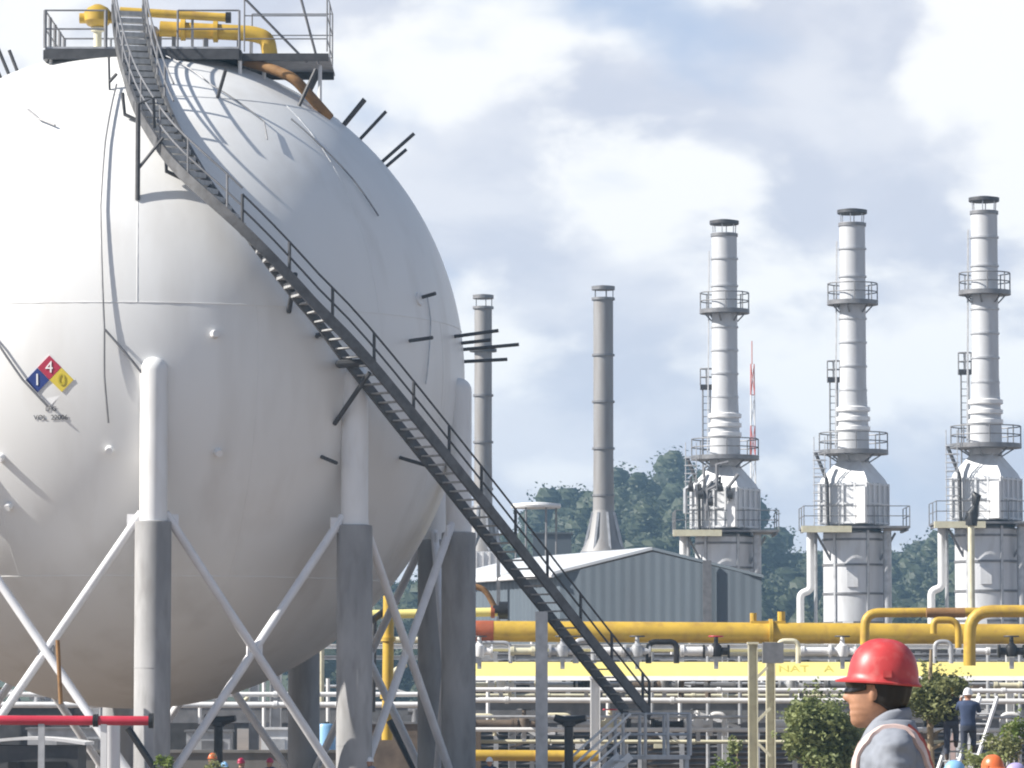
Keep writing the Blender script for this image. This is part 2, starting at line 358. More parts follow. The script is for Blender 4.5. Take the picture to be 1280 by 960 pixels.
for k in range(8):
    th = R(-40 + 45 * k)
    mb = MB(); mb.tube([on_sphere(th, z) for z in [1.45 + (7.85 - 1.45) * i / 14 for i in range(15)]], 0.013, 6); mb.build('weld_seam', M['tank'], shell, 60)
    mb = MB(); mb.tube([on_sphere(th + R(20), z) for z in [-6.2 + (7.65) * i / 14 for i in range(15)]], 0.013, 6); mb.build('weld_seam', M['tank'], shell, 60)

JZ = W(197, 652, 123.6).z      # top of the fireproofing
TZ = W(197, 446, 123.6).z
TH0 = 7.8
cp = []
for k in range(10):
    th = R(TH0 + 36 * k); cp.append(C + V((RS * math.sin(th), -RS * math.cos(th), -C.z)))
ca = []
for k, p in enumerate(cp):
    mb = MB(); pr = [(0.39, JZ - 0.05), (0.39, TZ - 0.39)] + [(0.39 * math.cos(a), TZ - 0.39 + 0.39 * math.sin(a)) for a in [PI / 2 * i / 6 for i in range(1, 6)]] + [(0.01, TZ)]
    mb.lathe(pr, (p.x, p.y, 0), 32); cu = mb.build('column', M['white'], tank)
    mb = MB(); mb.lathe([(0.80, 0), (0.80, 0.35), (0.515, 0.36), (0.515, JZ - 0.06), (0.50, JZ), (0.40, JZ + .02)], (p.x, p.y, 0), 36); mb.build('fireproofing', M['concrete'], cu)
    for bz_ in (4.1, 1.9): mb = MB(); mb.lathe([(0.522, bz_), (0.522, bz_ + .025)], (p.x, p.y, 0), 36); mb.build('band', M['concrete'], cu)
for k in range(10):
    a = cp[k]; b_ = cp[(k + 1) % 10]; d = (b_ - a).normalized(); nrm = V((d.y, -d.x, 0))
    ht = JZ + .25; hb = 0.75
    for s_, (A, B) in ((1, (a + d * .35 + V((0, 0, ht)), b_ - d * .35 + V((0, 0, hb)))), (-1, (a + d * .35 + V((0, 0, hb)), b_ - d * .35 + V((0, 0, ht))))):
        mb = MB(); mb.tube([A + nrm * (.04 * s_), B + nrm * (.04 * s_)], 0.125, 14); br = mb.build('brace', M['brace'], tank)
        mb = MB()
        for q, t in ((A, .2), (B, -.2)):
            mb.box(q + (B - A).normalized() * (t * 1.5), (.46, .06, .42), Matrix.Rotation(math.atan2(d.y, d.x), 3, 'Z')); mb.build('gusset_plate', M['brace'], br); mb = MB()
    mid = (a + b_) / 2 + V((0, 0, (ht + hb) / 2)); ang = math.atan2(d.y, d.x)
    mb = MB(); mb.box(mid, (.46, .10, .30), Matrix.Rotation(ang, 3, 'Z')); mb.build('brace_plate', M['steel_mid'] if k in (9,) else M['brace'], tank)

# short spray nozzles standing off the shell
def rod(p, n_, l, r=0.055, name='spray_nozzle', m='steel_dark', base=0.0, nk=10):
    mb = MB(); mb.tube([p + n_ * base, p + n_ * l], r, nk); return mb.build(name, M[m], tank)
for px, py, l in ((402, 571, .75), (500, 572, 1.0), (512, 426, .8), (404, 420, .35), (526, 372, .5), (272, 122, .95), (268, 470, .0), (437, 146, .0)):
    if l:
        p = hit(px, py); rod(p, (p - C).normalized() + V((0, 0, .0)), l)
for th, ph, l in ((R(92), 51.0, 1.05), (R(80), 50, 1.0), (R(95), 47.5, 1.25), (R(88), 41.5, 1.3), (R(100), 41.0, 1.0), (R(78), 6.5, 1.35), (R(90), 5.2, 1.7), (R(97), 3.6, 1.4), (R(85), 5.9, .9), (R(-95), 68.5, .9), (R(-80), 67, .95), (R(-60), 63, .9)):
    d = V((math.cos(R(ph)) * math.sin(th), -math.cos(R(ph)) * math.cos(th), math.sin(R(ph)))); rod(C + d * RS, d, l)
for px, py in ((268, 418), (137, 562), (272, 565), (2, 572), (12, 632)):      # small capped lugs
    p = hit(px, py); n_ = (p - C).normalized(); mb = MB(); mb.cyl(p - n_ * .05, p + n_ * .22, .13, .10, 14); mb.build('lug', M['white'], tank)
p = hit(524, 374); n_ = (p - C).normalized(); mb = MB(); mb.cyl(p - n_ * .05, p + n_ * .05, .2, .2, 18); mb.build('lug', M['white'], tank)
def surf_tube(pxs, r, off, m='steel_mid', name='pipe_or_shadow_line', sub=6):
    P = [hit(*q) for q in pxs]; out = []
    for a, b_ in zip(P, P[1:]):
        for i in range(sub): out.append(C + ((a + (b_ - a) * (i / sub)) - C).normalized() * (RS + off))
    out.append(C + (P[-1] - C).normalized() * (RS + off)); mb = MB(); mb.tube(out, r, 8); return mb.build(name, M[m], tank)
surf_tube([(146, 110), (132, 180), (126, 260), (128, 340), (131, 412), (131, 470), (136, 528)], 0.028, .12)
surf_tube([(-30, 392), (0, 430), (30, 474), (62, 508)], 0.035, .14)
surf_tube([(132, 413), (160, 445), (198, 492)], 0.035, .14)  # dark tube in place of a shadow line across shell and column
surf_tube([(200, 72), (262, 110), (328, 156), (332, 178)], 0.022, .12)  # dark tube standing in for the railing's shadow on the shell
surf_tube([(362, 152), (395, 182), (436, 224), (470, 272)], 0.025, .10)
surf_tube([(36, 140), (50, 152), (70, 160)], 0.035, .10)
surf_tube([(532, 372), (536, 400), (534, 440), (530, 480)], 0.02, .06, 'galv')

# hazard placard and lettering (curved onto the shell)
pc = C + (hit(62, 475) - C).normalized() * RS; nrm = (pc - C).normalized(); e1 = V((0, 0, 1)).cross(nrm).normalized(); e2 = nrm.cross(e1)
def on_shell(u, v, off):
    q = pc + e1 * u + e2 * v; return C + (q - C).normalized() * (RS + off)
U = 1 / 44.0 * 1.03
pl = thing('hazard_placard', on_shell(0, 0, .02), 'red, blue and yellow hazard diamond numbered 1, 4, 0 on the tank', 'sign')
def cell(cx, cy, h, m, off=.02):
    mb = MB(); N = 4
    for (a0, s_) in ((off, 1), (0.0, -1)):
        pass
    f_ = []; vs = []
    cor = [(0, h), (-h, 0), (0, -h), (h, 0)]
    for o_ in (off, -0.02):
        for (u, v) in cor: vs.append(on_shell((cx + u) * U, (cy + v) * U, o_))
    mb.add(vs, [(0, 1, 2, 3), (7, 6, 5, 4), (0, 4, 5, 1), (1, 5, 6, 2), (2, 6, 7, 3), (3, 7, 4, 0)]); return mb
def letters(body, size, cx, cy, m, name, parent, off=.035, sx=1.0):
    vs, fs = text_mesh(body, size * U, name); mb = MB()
    mb.add([on_shell(cx * U + q.x * sx, cy * U + q.y, off + q.z) for q in vs], fs); return mb.build(name, m, parent, None)
mb = cell(0, 0, 31.5, None, .012); mb.build('backing', M['p_white'], pl, None)
for cx, cy, m, dg, dm in ((0, 15, 'p_red', '4', 'p_white'), (-15, 0, 'p_blue', '1', 'p_white'), (15, 0, 'p_yel', '0', 'p_olive')):
    c_ = cell(cx, cy, 14.6, None, .03).build('panel', M[m], pl, None); letters(dg, 20, cx, cy, M[dm], 'digit', c_, .042)
tk = thing('tank_lettering', on_shell(0, -40 * U, .02), 'small dark stencilled lettering under the hazard diamond', 'lettering')
letters('LPG', 8, 1, -35, M['p_ink'], 'word', tk, .012); letters('VOL', 8.5, -13, -45.5, M['p_ink'], 'word', tk, .012); letters('22006', 8.5, 11, -45.5, M['p_ink'], 'word', tk, .012)

# ------------------------------------------------------------------ top platform of the tank
def T(px, py, dy): return W(px, py, D + dy)
plat = thing('top_platform', T(232, 62, -1), 'grey steel platform with tube railings on top of the spherical tank', 'platform')
zd = T(170, 62, -3).z
zl = T(350, 80, -1).z
mb = MB(); xa, xb, xm = T(58, 60, -3).x, T(300, 60, -3).x, T(408, 60, -3).x
ya, yb = D - 3.4, D + 2.2
mb.box(((xa + xb) / 2, (ya + yb) / 2, zd), (xb - xa, yb - ya, .06)); mb.build('deck', M['galv'], plat)
mb = MB()
for y in (ya, yb): mb = MB(); mb.box(((xa + xb) / 2, y, zd - .2), (xb - xa, .12, .30)); mb.build('deck_beam', M['steel_dark'], plat)
for x in (xa, xa + 2, xa + 4, xb): mb = MB(); mb.box((x, (ya + yb) / 2, zd - .2), (.12, yb - ya - .14, .28)); mb.build('deck_beam', M['steel_dark'], plat)
mb = MB(); mb.box(((xb + xm) / 2 + .05, (ya + yb) / 2 + .8, zl + .12), (xm - xb, yb - ya - 1.6, .06)); mb.build('deck', M['galv'], plat)
mb = MB()
for y in (ya + .8, yb - .8): mb = MB(); mb.box(((xb + xm) / 2 + .05, y, zl - .03), (xm - xb, .12, .22)); mb.build('deck_beam', M['steel_dark'], plat)
def railing(pts, hgt, parent, post_r=.04, mids=(.5,), m='steel_mid', nposts=None, rr=.028, spacing=1.4):
    pts = [V(p) for p in pts]
    for fr in (1.0,) + tuple(mids):
        mb = MB(); mb.tube([p + V((0, 0, hgt * fr)) for p in pts], rr, 8); mb.build('rail', M[m], parent)
    for a, b_ in zip(pts, pts[1:]):
        k = max(1, round((b_ - a).length / spacing))
        for i in range(k):
            p = a + (b_ - a) * (i / k); mb = MB(); mb.tube([p, p + V((0, 0, hgt))], post_r, 8); mb.build('post', M[m], parent)
    mb = MB(); mb.tube([pts[-1], pts[-1] + V((0, 0, hgt))], post_r, 8); mb.build('post', M[m], parent)
railing([(xa, yb, zd), (xa, ya, zd), (T(132, 60, -3.4).x, ya, zd)], 1.12, plat, .055)
railing([(T(222, 60, -3.4).x, ya, zd), (xb, ya, zd)], 1.12, plat, .035, spacing=1.9)
railing([(xa, yb, zd), (xb, yb, zd)], 1.12, plat, .035)
railing([(xb + .1, ya + .85, zl + .15), (xm, ya + .85, zl + .15), (xm, yb - .85, zl + .15), (xb + .1, yb - .85, zl + .15)], 1.75, plat, .024, mids=(.62, .22), spacing=1.7, rr=.02)
for k, (px, py, dy) in enumerate(((64, 68, -3), (150, 66, -3), (240, 68, -3), (300, 74, -3), (330, 84, -2.2), (400, 84, -1.5))):   # stub legs down to the shell
    p = T(px, py, dy); top = V((p.x, p.y, zd - .3 if px < 305 else zl - .12)); dx = p.x - C.x; dyy = p.y - C.y
    zz = C.z + math.sqrt(max(0, RS * RS - dx * dx - dyy * dyy)) - .05
    mb = MB(); mb.tube([top, V((p.x, p.y, zz))], .06, 8); mb.build('leg', M['white'], plat)
for (p0, p1) in (((298, -10), (384, 78)), ((374, -10), (398, 80))):      # slanted stays
    mb = MB(); mb.tube([T(*p0, -2.6), T(*p1, -2.2)], .04, 8); mb.build('stay', M['steel_mid'], plat)
# yellow relief valves and pipes standing on the platform
rv = thing('relief_valve', T(122, 60, -1.5), 'yellow relief valve with round actuator on the left of the tank platform', 'valve')
q = T(122, 60, -1.5); mb = MB(); mb.lathe([(.26, zd + .03), (.26, zd + .1), (.12, zd + .12), (.12, zd + .75), (.2, zd + .78), (.2, zd + .9)], (q.x, q.y, 0), 18); mb.build('stem', M['cream'], rv)
mb = MB(); mb.lathe([(.14, zd + .9), (.3, zd + .95), (.42, zd + 1.1), (.42, zd + 1.35), (.3, zd + 1.5), (.1, zd + 1.6)], (q.x, q.y, 0), 22); mb.cyl((q.x - .55, q.y, zd + 1.18), (q.x + .45, q.y, zd + 1.18), .16, None, 16); mb.build('actuator', M['yellow'], rv)
mb = MB(); mb.cyl((q.x + .45, q.y, zd + 1.18), (q.x + .62, q.y, zd + 1.18), .26, None, 16); mb.build('flange', M['black'], rv)
q0, q1 = T(150, 14, -1.2), T(283, 22, -1.2)
hp = thing('vent_pipe', (q0.x, q0.y, zd), 'upper yellow vent pipe with a black open end above the tank platform', 'pipe')
mb = MB(); mb.tube([q0, q1], .13, 14); mb.build('pipe_body', M['yellow'], hp); mb = MB(); mb.cyl(q1 - V((.02, 0, 0)), q1 + V((.14, 0, 0)), .17, None, 16); mb.build('flange', M['black'], hp)
mb = MB(); mb.beam(q0 + V((.8, 0, -.12)), V((q0.x + .8, q0.y, zd)), .08, .08); mb.beam(q0 + V((2.2, 0, -.12)), V((q0.x + 2.2, q0.y, zd)), .08, .08); mb.build('stand', M['steel_mid'], hp)
a0 = [T(200, 36, -.6), T(316, 42, -.6), T(334, 48, -.6), T(338, 72, -.6)]
dp = thing('discharge_pipe', (a0[0].x, a0[0].y, zd), 'thick yellow discharge pipe bending down at the right of the tank platform', 'pipe')
mb = MB(); mb.tube(round_path(a0, .5), .24, 16); mb.build('pipe_body', M['yellow'], dp)
for t in (.25, .6):
    mb = MB(); e = a0[0] + (a0[1] - a0[0]) * t; mb.cyl(e - V((.07, 0, 0)), e + V((.07, 0, 0)), .33, None, 18); mb.build('flange', M['yellow'], dp)
mb = MB()
for t in (.15, .5, .85): e = a0[0] + (a0[1] - a0[0]) * t; mb.beam(e - V((0, 0, .1)), V((e.x, e.y, zd)), .12, .12)
mb.build('stand', M['steel_mid'], dp)
a0 = [T(300, 74, -2.2), T(345, 88, -2.6), T(368, 98, -2.8), T(398, 132, -2.6), T(412, 148, -2.4)]
dn = solo('drain_pipe', MB().tube(round_path(a0, .4), [.16] * len(round_path(a0, .4)), 14), M['rust'], 'rusty brown pipe curving down over the tank shoulder under the platform', 'pipe')
mb = MB(); e = T(160, 22, -.3); mb.lathe([(.35, zd), (.35, zd + .9), (.2, zd + 1.1), (.05, zd + 1.15)], (T(188, 30, -.3).x, e.y, 0), 16)
solo('vent_drum', mb, M['steel_mid'], 'small grey drum behind the stair head on the tank platform', 'drum')
# two dark struts and a pale post at the right end of the platform
for (p0, p1, lab) in (((372, 134), (388, 84), 'post'), ):
    pass
mb = MB(); mb.tube([hit(374, 132), hit(374, 132) + (hit(374, 132) - C).normalized() * .3 + V((.35, 0, .85))], .06, 8); mb.build('strut', M['steel_dark'], plat); mb = MB(); mb.tube([hit(382, 122), hit(382, 122) + V((.4, -.1, .8))], .1, 8); mb.build('strut', M['steel_dark'], plat)

# ------------------------------------------------------------------ access staircase
stair = thing('access_staircase', (T(790, 890, 0).x, D, 0), 'long dark steel staircase sweeping down the side of the spherical tank', 'staircase')
ctrl = [(160, 14, -2.6), (167, 62, -3.9), (183, 118, -6.4), (205, 165, -8.0), (244, 222, -9.25), (305, 288, -9.7), (375, 368, -9.4), (448, 452, -8.5), (580, 616, -5.5), (690, 756, -2.6), (798, 892, 0.0)]
cpts = [T(*q) for q in ctrl]
def catmull(P, sub=16):
    out = []
    for i in range(len(P) - 1):
        p0 = P[max(i - 1, 0)]; p1 = P[i]; p2 = P[i + 1]; p3 = P[min(i + 2, len(P) - 1)]
        for k in range(sub):
            t = k / sub; out.append(.5 * ((2 * p1) + (p2 - p0) * t + (2 * p0 - 5 * p1 + 4 * p2 - p3) * t * t + (3 * p1 - p0 - 3 * p2 + p3) * t ** 3))
    out.append(P[-1]); return out
path = catmull(cpts)
HW = 0.46
def heading(i):
    a = path[max(i - 3, 0)]; b_ = path[min(i + 3, len(path) - 1)]; d = b_ - a; d.z = 0; return d.normalized()
left = []; right = []
for i, p in enumerate(path):
    d = heading(i); nr = V((-d.y, d.x, 0)); left.append(p + nr * HW); right.append(p - nr * HW)
# moving down, -nr is the outer, near side on the straight flight
def plate(pts, h, t, nrs):
    mb = MB(); vs = []
    for p, nr in zip(pts, nrs):
        for a, b_ in ((-1, -1), (1, -1), (1, 1), (-1, 1)): vs.append(p + nr * (a * t / 2) + V((0, 0, b_ * h / 2)))
    fs = []
    for i in range(len(pts) - 1):
        for j in range(4): fs.append((i * 4 + j, i * 4 + (j + 1) % 4, i * 4 + 4 + (j + 1) % 4, i * 4 + 4 + j))
    fs += [(3, 2, 1, 0), tuple(len(vs) - 4 + j for j in range(4))]
    return mb.add(vs, fs)
nrs = [V((-heading(i).y, heading(i).x, 0)) for i in range(len(path))]
plate(left, .40, .09, nrs).build('stringer', M['stair'], stair)
plate(right, .40, .09, nrs).build('stringer', M['stair'], stair)
# treads every 0.235 m of drop
zs = path[0].z - .1; i = 0; tread0 = None; nt_ = 0
while zs > path[-1].z:
    while i < len(path) - 2 and path[i + 1].z > zs: i += 1
    t = (path[i].z - zs) / max(1e-6, path[i].z - path[i + 1].z); p = path[i].lerp(path[i + 1], min(1, max(0, t))); d = heading(i)
    ang = math.atan2(d.y, d.x)
    if tread0 is None:
        mb = MB(); mb.box(stair.location, (.25, 2 * HW - .10, .045)); tread0 = mb.build('tread', M['tread'], stair); o = tread0
    else:
        o = tread0.copy(); COL.objects.link(o); o.parent = stair
    o.scale = (1.15, 1, 3.2) if nt_ < 38 else (1, 1, 1)  # upper treads thickened to cast a fuller shadow on the shell
    o.location = p - stair.location; o.rotation_euler = (0, 0, ang); nt_ += 1
    zs -= 0.245
def sub(pts, a, b_): return pts[a:b_ + 1]
def stair_rail(side, a, b_, hgt=1.05, post_step=1.75, m='steel_dark', pr=.045, rr=.03, mid=(.52,)):
    seg = sub(side, a, b_)
    for fr in (1.0,) + mid:
        mb = MB(); mb.tube([p + V((0, 0, hgt * fr + .1)) for p in seg[::4] + [seg[-1]]], rr, 8); mb.build('handrail', M[m], stair)
    acc = 1e9; last = None
    for p in seg:
        if last is not None: acc += (p - last).length
        last = p
        if acc >= post_step:
            acc = 0; mb = MB(); mb.tube([p - V((0, 0, .1)), p + V((0, 0, hgt + .1))], pr, 8); mb.build('post', M[m], stair)
stair_rail(right, 80, len(path) - 1, .88); mb = MB(); mb.tube([right[-1] - V((0, 0, .1)), right[-1] + V((0, 0, .98))], .045, 8); mb.build('post', M['steel_dark'], stair)
stair_rail(left, 0, 44, 1.05, 1.3, 'steel_mid', .035, .03)
stair_rail(right, 0, 80, 1.05, 1.6, 'steel_mid', .035, .03)
# brackets that hold the flight off the shell
def br(pts, r=.06): mb = MB(); mb.tube(pts, r, 8); mb.build('bracket', M['steel_dark'], stair)
def HP(px, py): return hit(px, py)
b0 = HP(172, 250); br([b0, V((b0.x, b0.y, W(172, 130, b0.y).z))], .07)
mz = W(172, 212, b0.y); br([mz, W(204, 172, b0.y)], .045); br([V((b0.x, b0.y, W(172, 130, b0.y).z)), W(192, 122, b0.y + .2), W(193, 160, b0.y + .2)], .05)
b1 = HP(210, 216); br([W(207, 186, b1.y - .3), W(208, 214, b1.y - .3), HP(246, 232)], .06)
b2 = HP(156, 144); br([W(153, 116, b2.y - .2), W(156, 143, b2.y - .2), HP(196, 162)], .055)
b3 = HP(140, 112); br([W(136, 70, b3.y), W(137, 112, b3.y), W(158, 116, b3.y)], .035); br([W(137, 102, b3.y), W(146, 92, b3.y)], .05)
br([HP(285, 268), W(262, 232, D - 9.2)], .07)
br([HP(361, 390), W(369, 342, D - 9.4)], .075)
br([HP(424, 455), W(424, 455, D - 8.5), W(470, 453, D - 8.4)], .12); br([HP(418, 530), W(462, 466, D - 8.5)], .07)
br([HP(396, 421), HP(396, 421) + V((.0, -.3, .02)), HP(412, 417) + V((0, -.3, 0))], .06)
# steel support column of the flight
sc = W(677, 756, D - 2.9); mb = MB(); mb.box((sc.x, sc.y + .1, sc.z / 2 - .1), (.36, .36, sc.z - .2)); mb.box((sc.x, sc.y + .1, .03), (.8, .8, .06)); mb.build('support_column', M['galv'], stair)
# landing with white tube railings and the last few steps
lz = T(800, 944, 0).z; x0, x1 = T(770, 940, 0).x, T(862, 940, 0).x
ld = thing('stair_landing', ((x0 + x1) / 2, D, 0), 'small grey landing with tube railings at the foot of the tank staircase', 'landing')
mb = MB(); mb.box(((x0 + x1) / 2, D + .2, lz - .06), (x1 - x0, 1.5, .12)); mb.build('deck', M['galv'], ld)
mb = MB()
for x in (x0 + .1, x1 - .1):
    for y in (D - .45, D + .85): mb.box((x, y, (lz - .12) / 2), (.12, .12, lz - .12))
mb.build('leg', M['galv'], ld)
railing([(x0 + .2, D - .5, lz), (x1, D - .5, lz), (x1, D + .9, lz), (x0, D + .9, lz)], 1.25, ld, .05, m='galv', spacing=.7, rr=.035)
e0 = V((x0 + .1, D - .5, lz)); e1_ = V((x0 - 1.6, D - 1.1, 0.05))
for off in (0, .9):
    o_ = V((0.35 * off, -off * .7, 0))
    mb = MB(); mb.beam(e0 + o_, e1_ + o_, .08, .22); mb.build('stringer', M['white'], ld)
    for fr in (.55, 1.0):
        mb = MB(); mb.tube([e0 + o_ + V((0, 0, 1.25 * fr)), e1_ + o_ + V((0, 0, 1.25 * fr))], .04, 8); mb.build('rail', M['white'], ld)
    mb = MB(); mb.tube([e1_ + o_, e1_ + o_ + V((0, 0, 1.25))], .045, 8); mb.build('post', M['white'], ld)
for k in range(5):
    t = (k + .6) / 5.5; p = e0.lerp(e1_, t) + V((.16, -.32, 0)); mb = MB(); mb.box(p, (.3, .85, .04)); mb.build('tread', M['galv'], ld)

# ------------------------------------------------------------------ fired heaters with stacks
HY = 245.0; HS = HY / F
def hz(y): return CAMZ + (880 - y) * HS
def hx(px): return (px - 1065) * HS
def ring_rail(par, c, r, z, h, n=16, a0=0, a1=2 * PI, m='steel_mid', rr=.035):
    pts = [V((c[0] + r * math.cos(a0 + (a1 - a0) * i / n), c[1] + r * math.sin(a0 + (a1 - a0) * i / n), z)) for i in range(n + (0 if a1 - a0 > 6.2 else 1))]
    mb = MB()
    for fr in (.5, 1): mb.tube([p + V((0, 0, h * fr)) for p in pts], rr, 6, a1 - a0 > 6.2)
    for p in pts[::2]: mb.tube([p, p + V((0, 0, h))], rr * 1.1, 6)
    return mb.build('railing', M[m], par)
def make_heater():
    t = thing('fired_heater', (0, 0, 0), 'x', 'heater', 'fired heaters with tall silver stacks')
    zc = hz(277); z2 = hz(577)
    mb = MB(); mb.lathe([(.88, z2), (.87, hz(545)), (.74, hz(480)), (.72, zc)], (0, 0, 0), 36, cap=False); mb.lathe([(.60, zc), (.62, zc - 3)], (0, 0, 0), 36, cap=False); mb.lathe([(.60, zc), (.72, zc)], (0, 0, 0), 36, cap=False)
    st = mb.build('stack', M['stack'], t)
    mb = MB()
    for y in (310, 345, 398, 428, 458, 488): mb = MB(); mb.lathe([(.74, hz(y) - .05), (.79, hz(y) - .05), (.79, hz(y) + .05), (.74, hz(y) + .05)], (0, 0, 0), 36, cap=False); mb.build('stiffener_ring', M['galv'], st)
    mb = MB()
    for y in (512, 524, 536): mb = MB(); mb.lathe([(.80, hz(y) - .16), (.95, hz(y) - .10), (.95, hz(y) + .10), (.80, hz(y) + .16)], (0, 0, 0), 36, cap=False); mb.build('damper_ring', M['white'], st)
    mb = MB(); mb.lathe([(.80, hz(266)), (.84, hz(265)), (.84, hz(261)), (.3, hz(259))], (0, 0, 0), 28); cp_ = mb.build('rain_cap', M['steel_dark'], st)
    mb = MB()
    for k in range(6): mb = MB(); a = 2 * PI * k / 6 + .3; mb.beam((.66 * math.cos(a), .66 * math.sin(a), zc - .3), (.70 * math.cos(a), .70 * math.sin(a), hz(266)), .05, .05); mb.build('cap_strut', M['galv'], st)
    mb = MB(); mb.lathe([(.73, zc - .2), (.78, zc - .2), (.78, zc - .02), (.73, zc - .02)], (0, 0, 0), 36, cap=False); mb.build('rim', M['steel_mid'], st)
    for y, r, rh in ((378, 1.43, .95), (566, 1.95, .95)):
        mb = MB(); ri = .76 if y < 500 else .90
        mb.lathe([(ri, hz(y) - .12), (r, hz(y) - .12), (r, hz(y) + .12), (ri, hz(y) + .12), (ri, hz(y) - .12)], (0, 0, 0), 24, cap=False)
        for k in range(6):
            a = 2 * PI * k / 6 + .2; mb.beam((ri * math.cos(a), ri * math.sin(a), hz(y) - .55), (r * .8 * math.cos(a), r * .8 * math.sin(a), hz(y) - .14), .07, .07)
        pf = mb.build('stack_platform', M['steel_mid'], t); ring_rail(pf, (0, 0), r - .05, hz(y) + .12, rh)
    mb = MB()        # ladder on the lit side of the stack
    for x in (-.25, .25):
        mb.tube([(-.98, .2 + x, hz(560)), (-.86, .2 + x, hz(300))], .03, 6)
    for k in range(36): zz = hz(558) + (hz(302) - hz(558)) * k / 36; mb.box((-.98 + .12 * k / 36, .2, zz), (.03, .5, .03))
    mb.build('ladder', M['galv'], t)
    # convection box, turned so that one corner faces the viewer
    ang = R(28); rot = Matrix.Rotation(ang, 3, 'Z'); s = 2.87; zt = hz(605); zb = hz(657)
    rot = Matrix.Rotation(-R(28), 3, 'Z')
    mb = MB(); mb.box((0, 0, (zt + zb) / 2), (s, s, zt - zb), rot)
    bx = mb.build('convection_box', M['alu'], t)
    mb = MB(); vs = [rot @ V((x * s / 2 * q, y * s / 2 * q, 0)) + V((0, 0, z)) for q, z in ((1.0, zt + .003), (.93, zt + .25), (.44, hz(576)), (.42, hz(571))) for x, y in ((-1, -1), (1, -1), (1, 1), (-1, 1))]
    mb.add(vs, [(i * 4 + j, i * 4 + (j + 1) % 4, i * 4 + 4 + (j + 1) % 4, i * 4 + 4 + j) for i in range(3) for j in range(4)] + [(12, 13, 14, 15)]); mb.build('transition_hood', M['alu'], t)
    mb = MB()
    for side in range(4):
        rr_ = rot @ Matrix.Rotation(side * PI / 2, 3, 'Z')
        for u in (-.5, -.25, 0, .25, .5):
            p = rr_ @ V((u * s * .985, -s / 2 - .05, 0)); mb.box(p + V((0, 0, (zt + zb) / 2)), (.10, .12, zt - zb - .02), rr_)
        for zz in (zb + .1, (zt + zb) / 2, zt - .1):
            p = rr_ @ V((0, -s / 2 - .04, 0)); mb.box(p + V((0, 0, zz)), (s, .09, .09), rr_)
    mb.build('stiffener', M['alu'], bx)
    p = rot @ V((s * .42, -s / 2 - .22, 0)); mb = MB(); mb.box(p + V((0, 0, zb + 1.05)), (.55, .42, 2.0), rot); mb.build('header_box', M['white'], t)
    # main platform
    zp = hz(661); mb = MB(); mb.box((0, -.05, zp), (5.9, 4.2, .12))
    for x in (-2.8, -1.4, 1.4, 2.8): mb.box((x, -.05, zp - .13), (.12, 4.1, .14))
    mp_ = mb.build('main_platform', M['steel_mid'], t)
    railing([(-2.92, 2.0, zp + .06), (-2.92, -2.1, zp + .06), (2.92, -2.1, zp + .06), (2.92, 2.0, zp + .06)], 1.1, mp_, .03, m='steel_mid', spacing=1.9, rr=.025)
    mb = MB(); mb.box((hx(1027), -2.40, hz(664)), (2.75, .35, .36)); mb.build('crossover_duct', M['cream'], t)
    # radiant cylinder
    r = 1.72; mb = MB(); mb.lathe([(r, .8), (r, hz(668)), (r * .8, hz(663))], (0, 0, 0), 40); rc = mb.build('radiant_cylinder', M['alu'], t)
    mb = MB()
    for z in (2.4, 4.2, 6.0, 7.6, 9.2, 10.8, 12.2): mb.lathe([(r - .02, z - .06), (r + .06, z - .06), (r + .06, z + .06), (r - .02, z + .06)], (0, 0, 0), 40, cap=False)
    mb.build('band', M['steel_mid'], rc)
    for a in (-2.3, -1.2, -.35, .6, 1.6, 2.7): mb = MB(); mb.box((math.cos(a) * (r + .03), math.sin(a) * (r + .03), 6.4), (.12, .14, 12.6), Matrix.Rotation(a, 3, 'Z')); mb.build('buckstay', M['galv'], rc)
    for z, a in ((4.4, -1.85), (7.2, -1.85), (10.0, -1.7)): mb = MB(); mb.box((math.cos(a) * (r + .03), math.sin(a) * (r + .03), z), (.10, .6, .9), Matrix.Rotation(a, 3, 'Z')); mb.build('inspection_door', M['alu'], rc)
    for k in range(6):
        a = 2 * PI * k / 6 + .4; mb = MB(); mb.cyl((math.cos(a) * 1.4, math.sin(a) * 1.4, 0), (math.cos(a) * 1.4, math.sin(a) * 1.4, .85), .16, None, 12); mb.build('foot', M['concrete'], t)
    mb = MB(); mb.tube([(hx(1104), -1.3, .3), (hx(1104), -1.3, zp - .2)], .24, 14); mb.build('downcomer', M['galv'], t)
    pth = [(hx(1012), .9, zp - .1), (hx(1012), .9, hz(738)), (hx(999), .9, hz(742)), (hx(999), .9, .3)]
    mb = MB(); mb.tube(round_path(pth, .3), .21, 12); mb.build('feed_pipe', M['white'], t)
    mb = MB(); mb.tube([(hx(1019), 1.3, zp - .1), (hx(1019), 1.3, .3)], .10, 10); mb.build('feed_pipe', M['galv'], t)
    mb = MB(); mb.tube([(hx(1016), -.9, hz(567)), (hx(1030), -1.1, hz(603))], .10, 8); mb.tube([(hx(1030), -1.1, hz(603)), (hx(1031), -1.1, zp)], .10, 8); mb.build('platform_strut', M['steel_dark'], t)
    mb = MB()       # caged ladder between the platforms
    cx, cy = hx(1020), -1.4
    for x in (-.3, .3): mb.tube([(cx + x, cy, zp), (cx + x, cy, hz(548))], .03, 6)
    for k in range(8):
        z = zp + 1.0 + k * .45; mb.tube([(cx + .38 * math.cos(a), cy - .3 + .38 * math.sin(a), z) for a in [2 * PI * i / 8 for i in range(8)]], .02, 5, True)
    for k in range(17): mb.box((cx, cy, zp + .25 * (k + 1)), (.6, .03, .03))
    mb.build('caged_ladder', M['galv'], t)
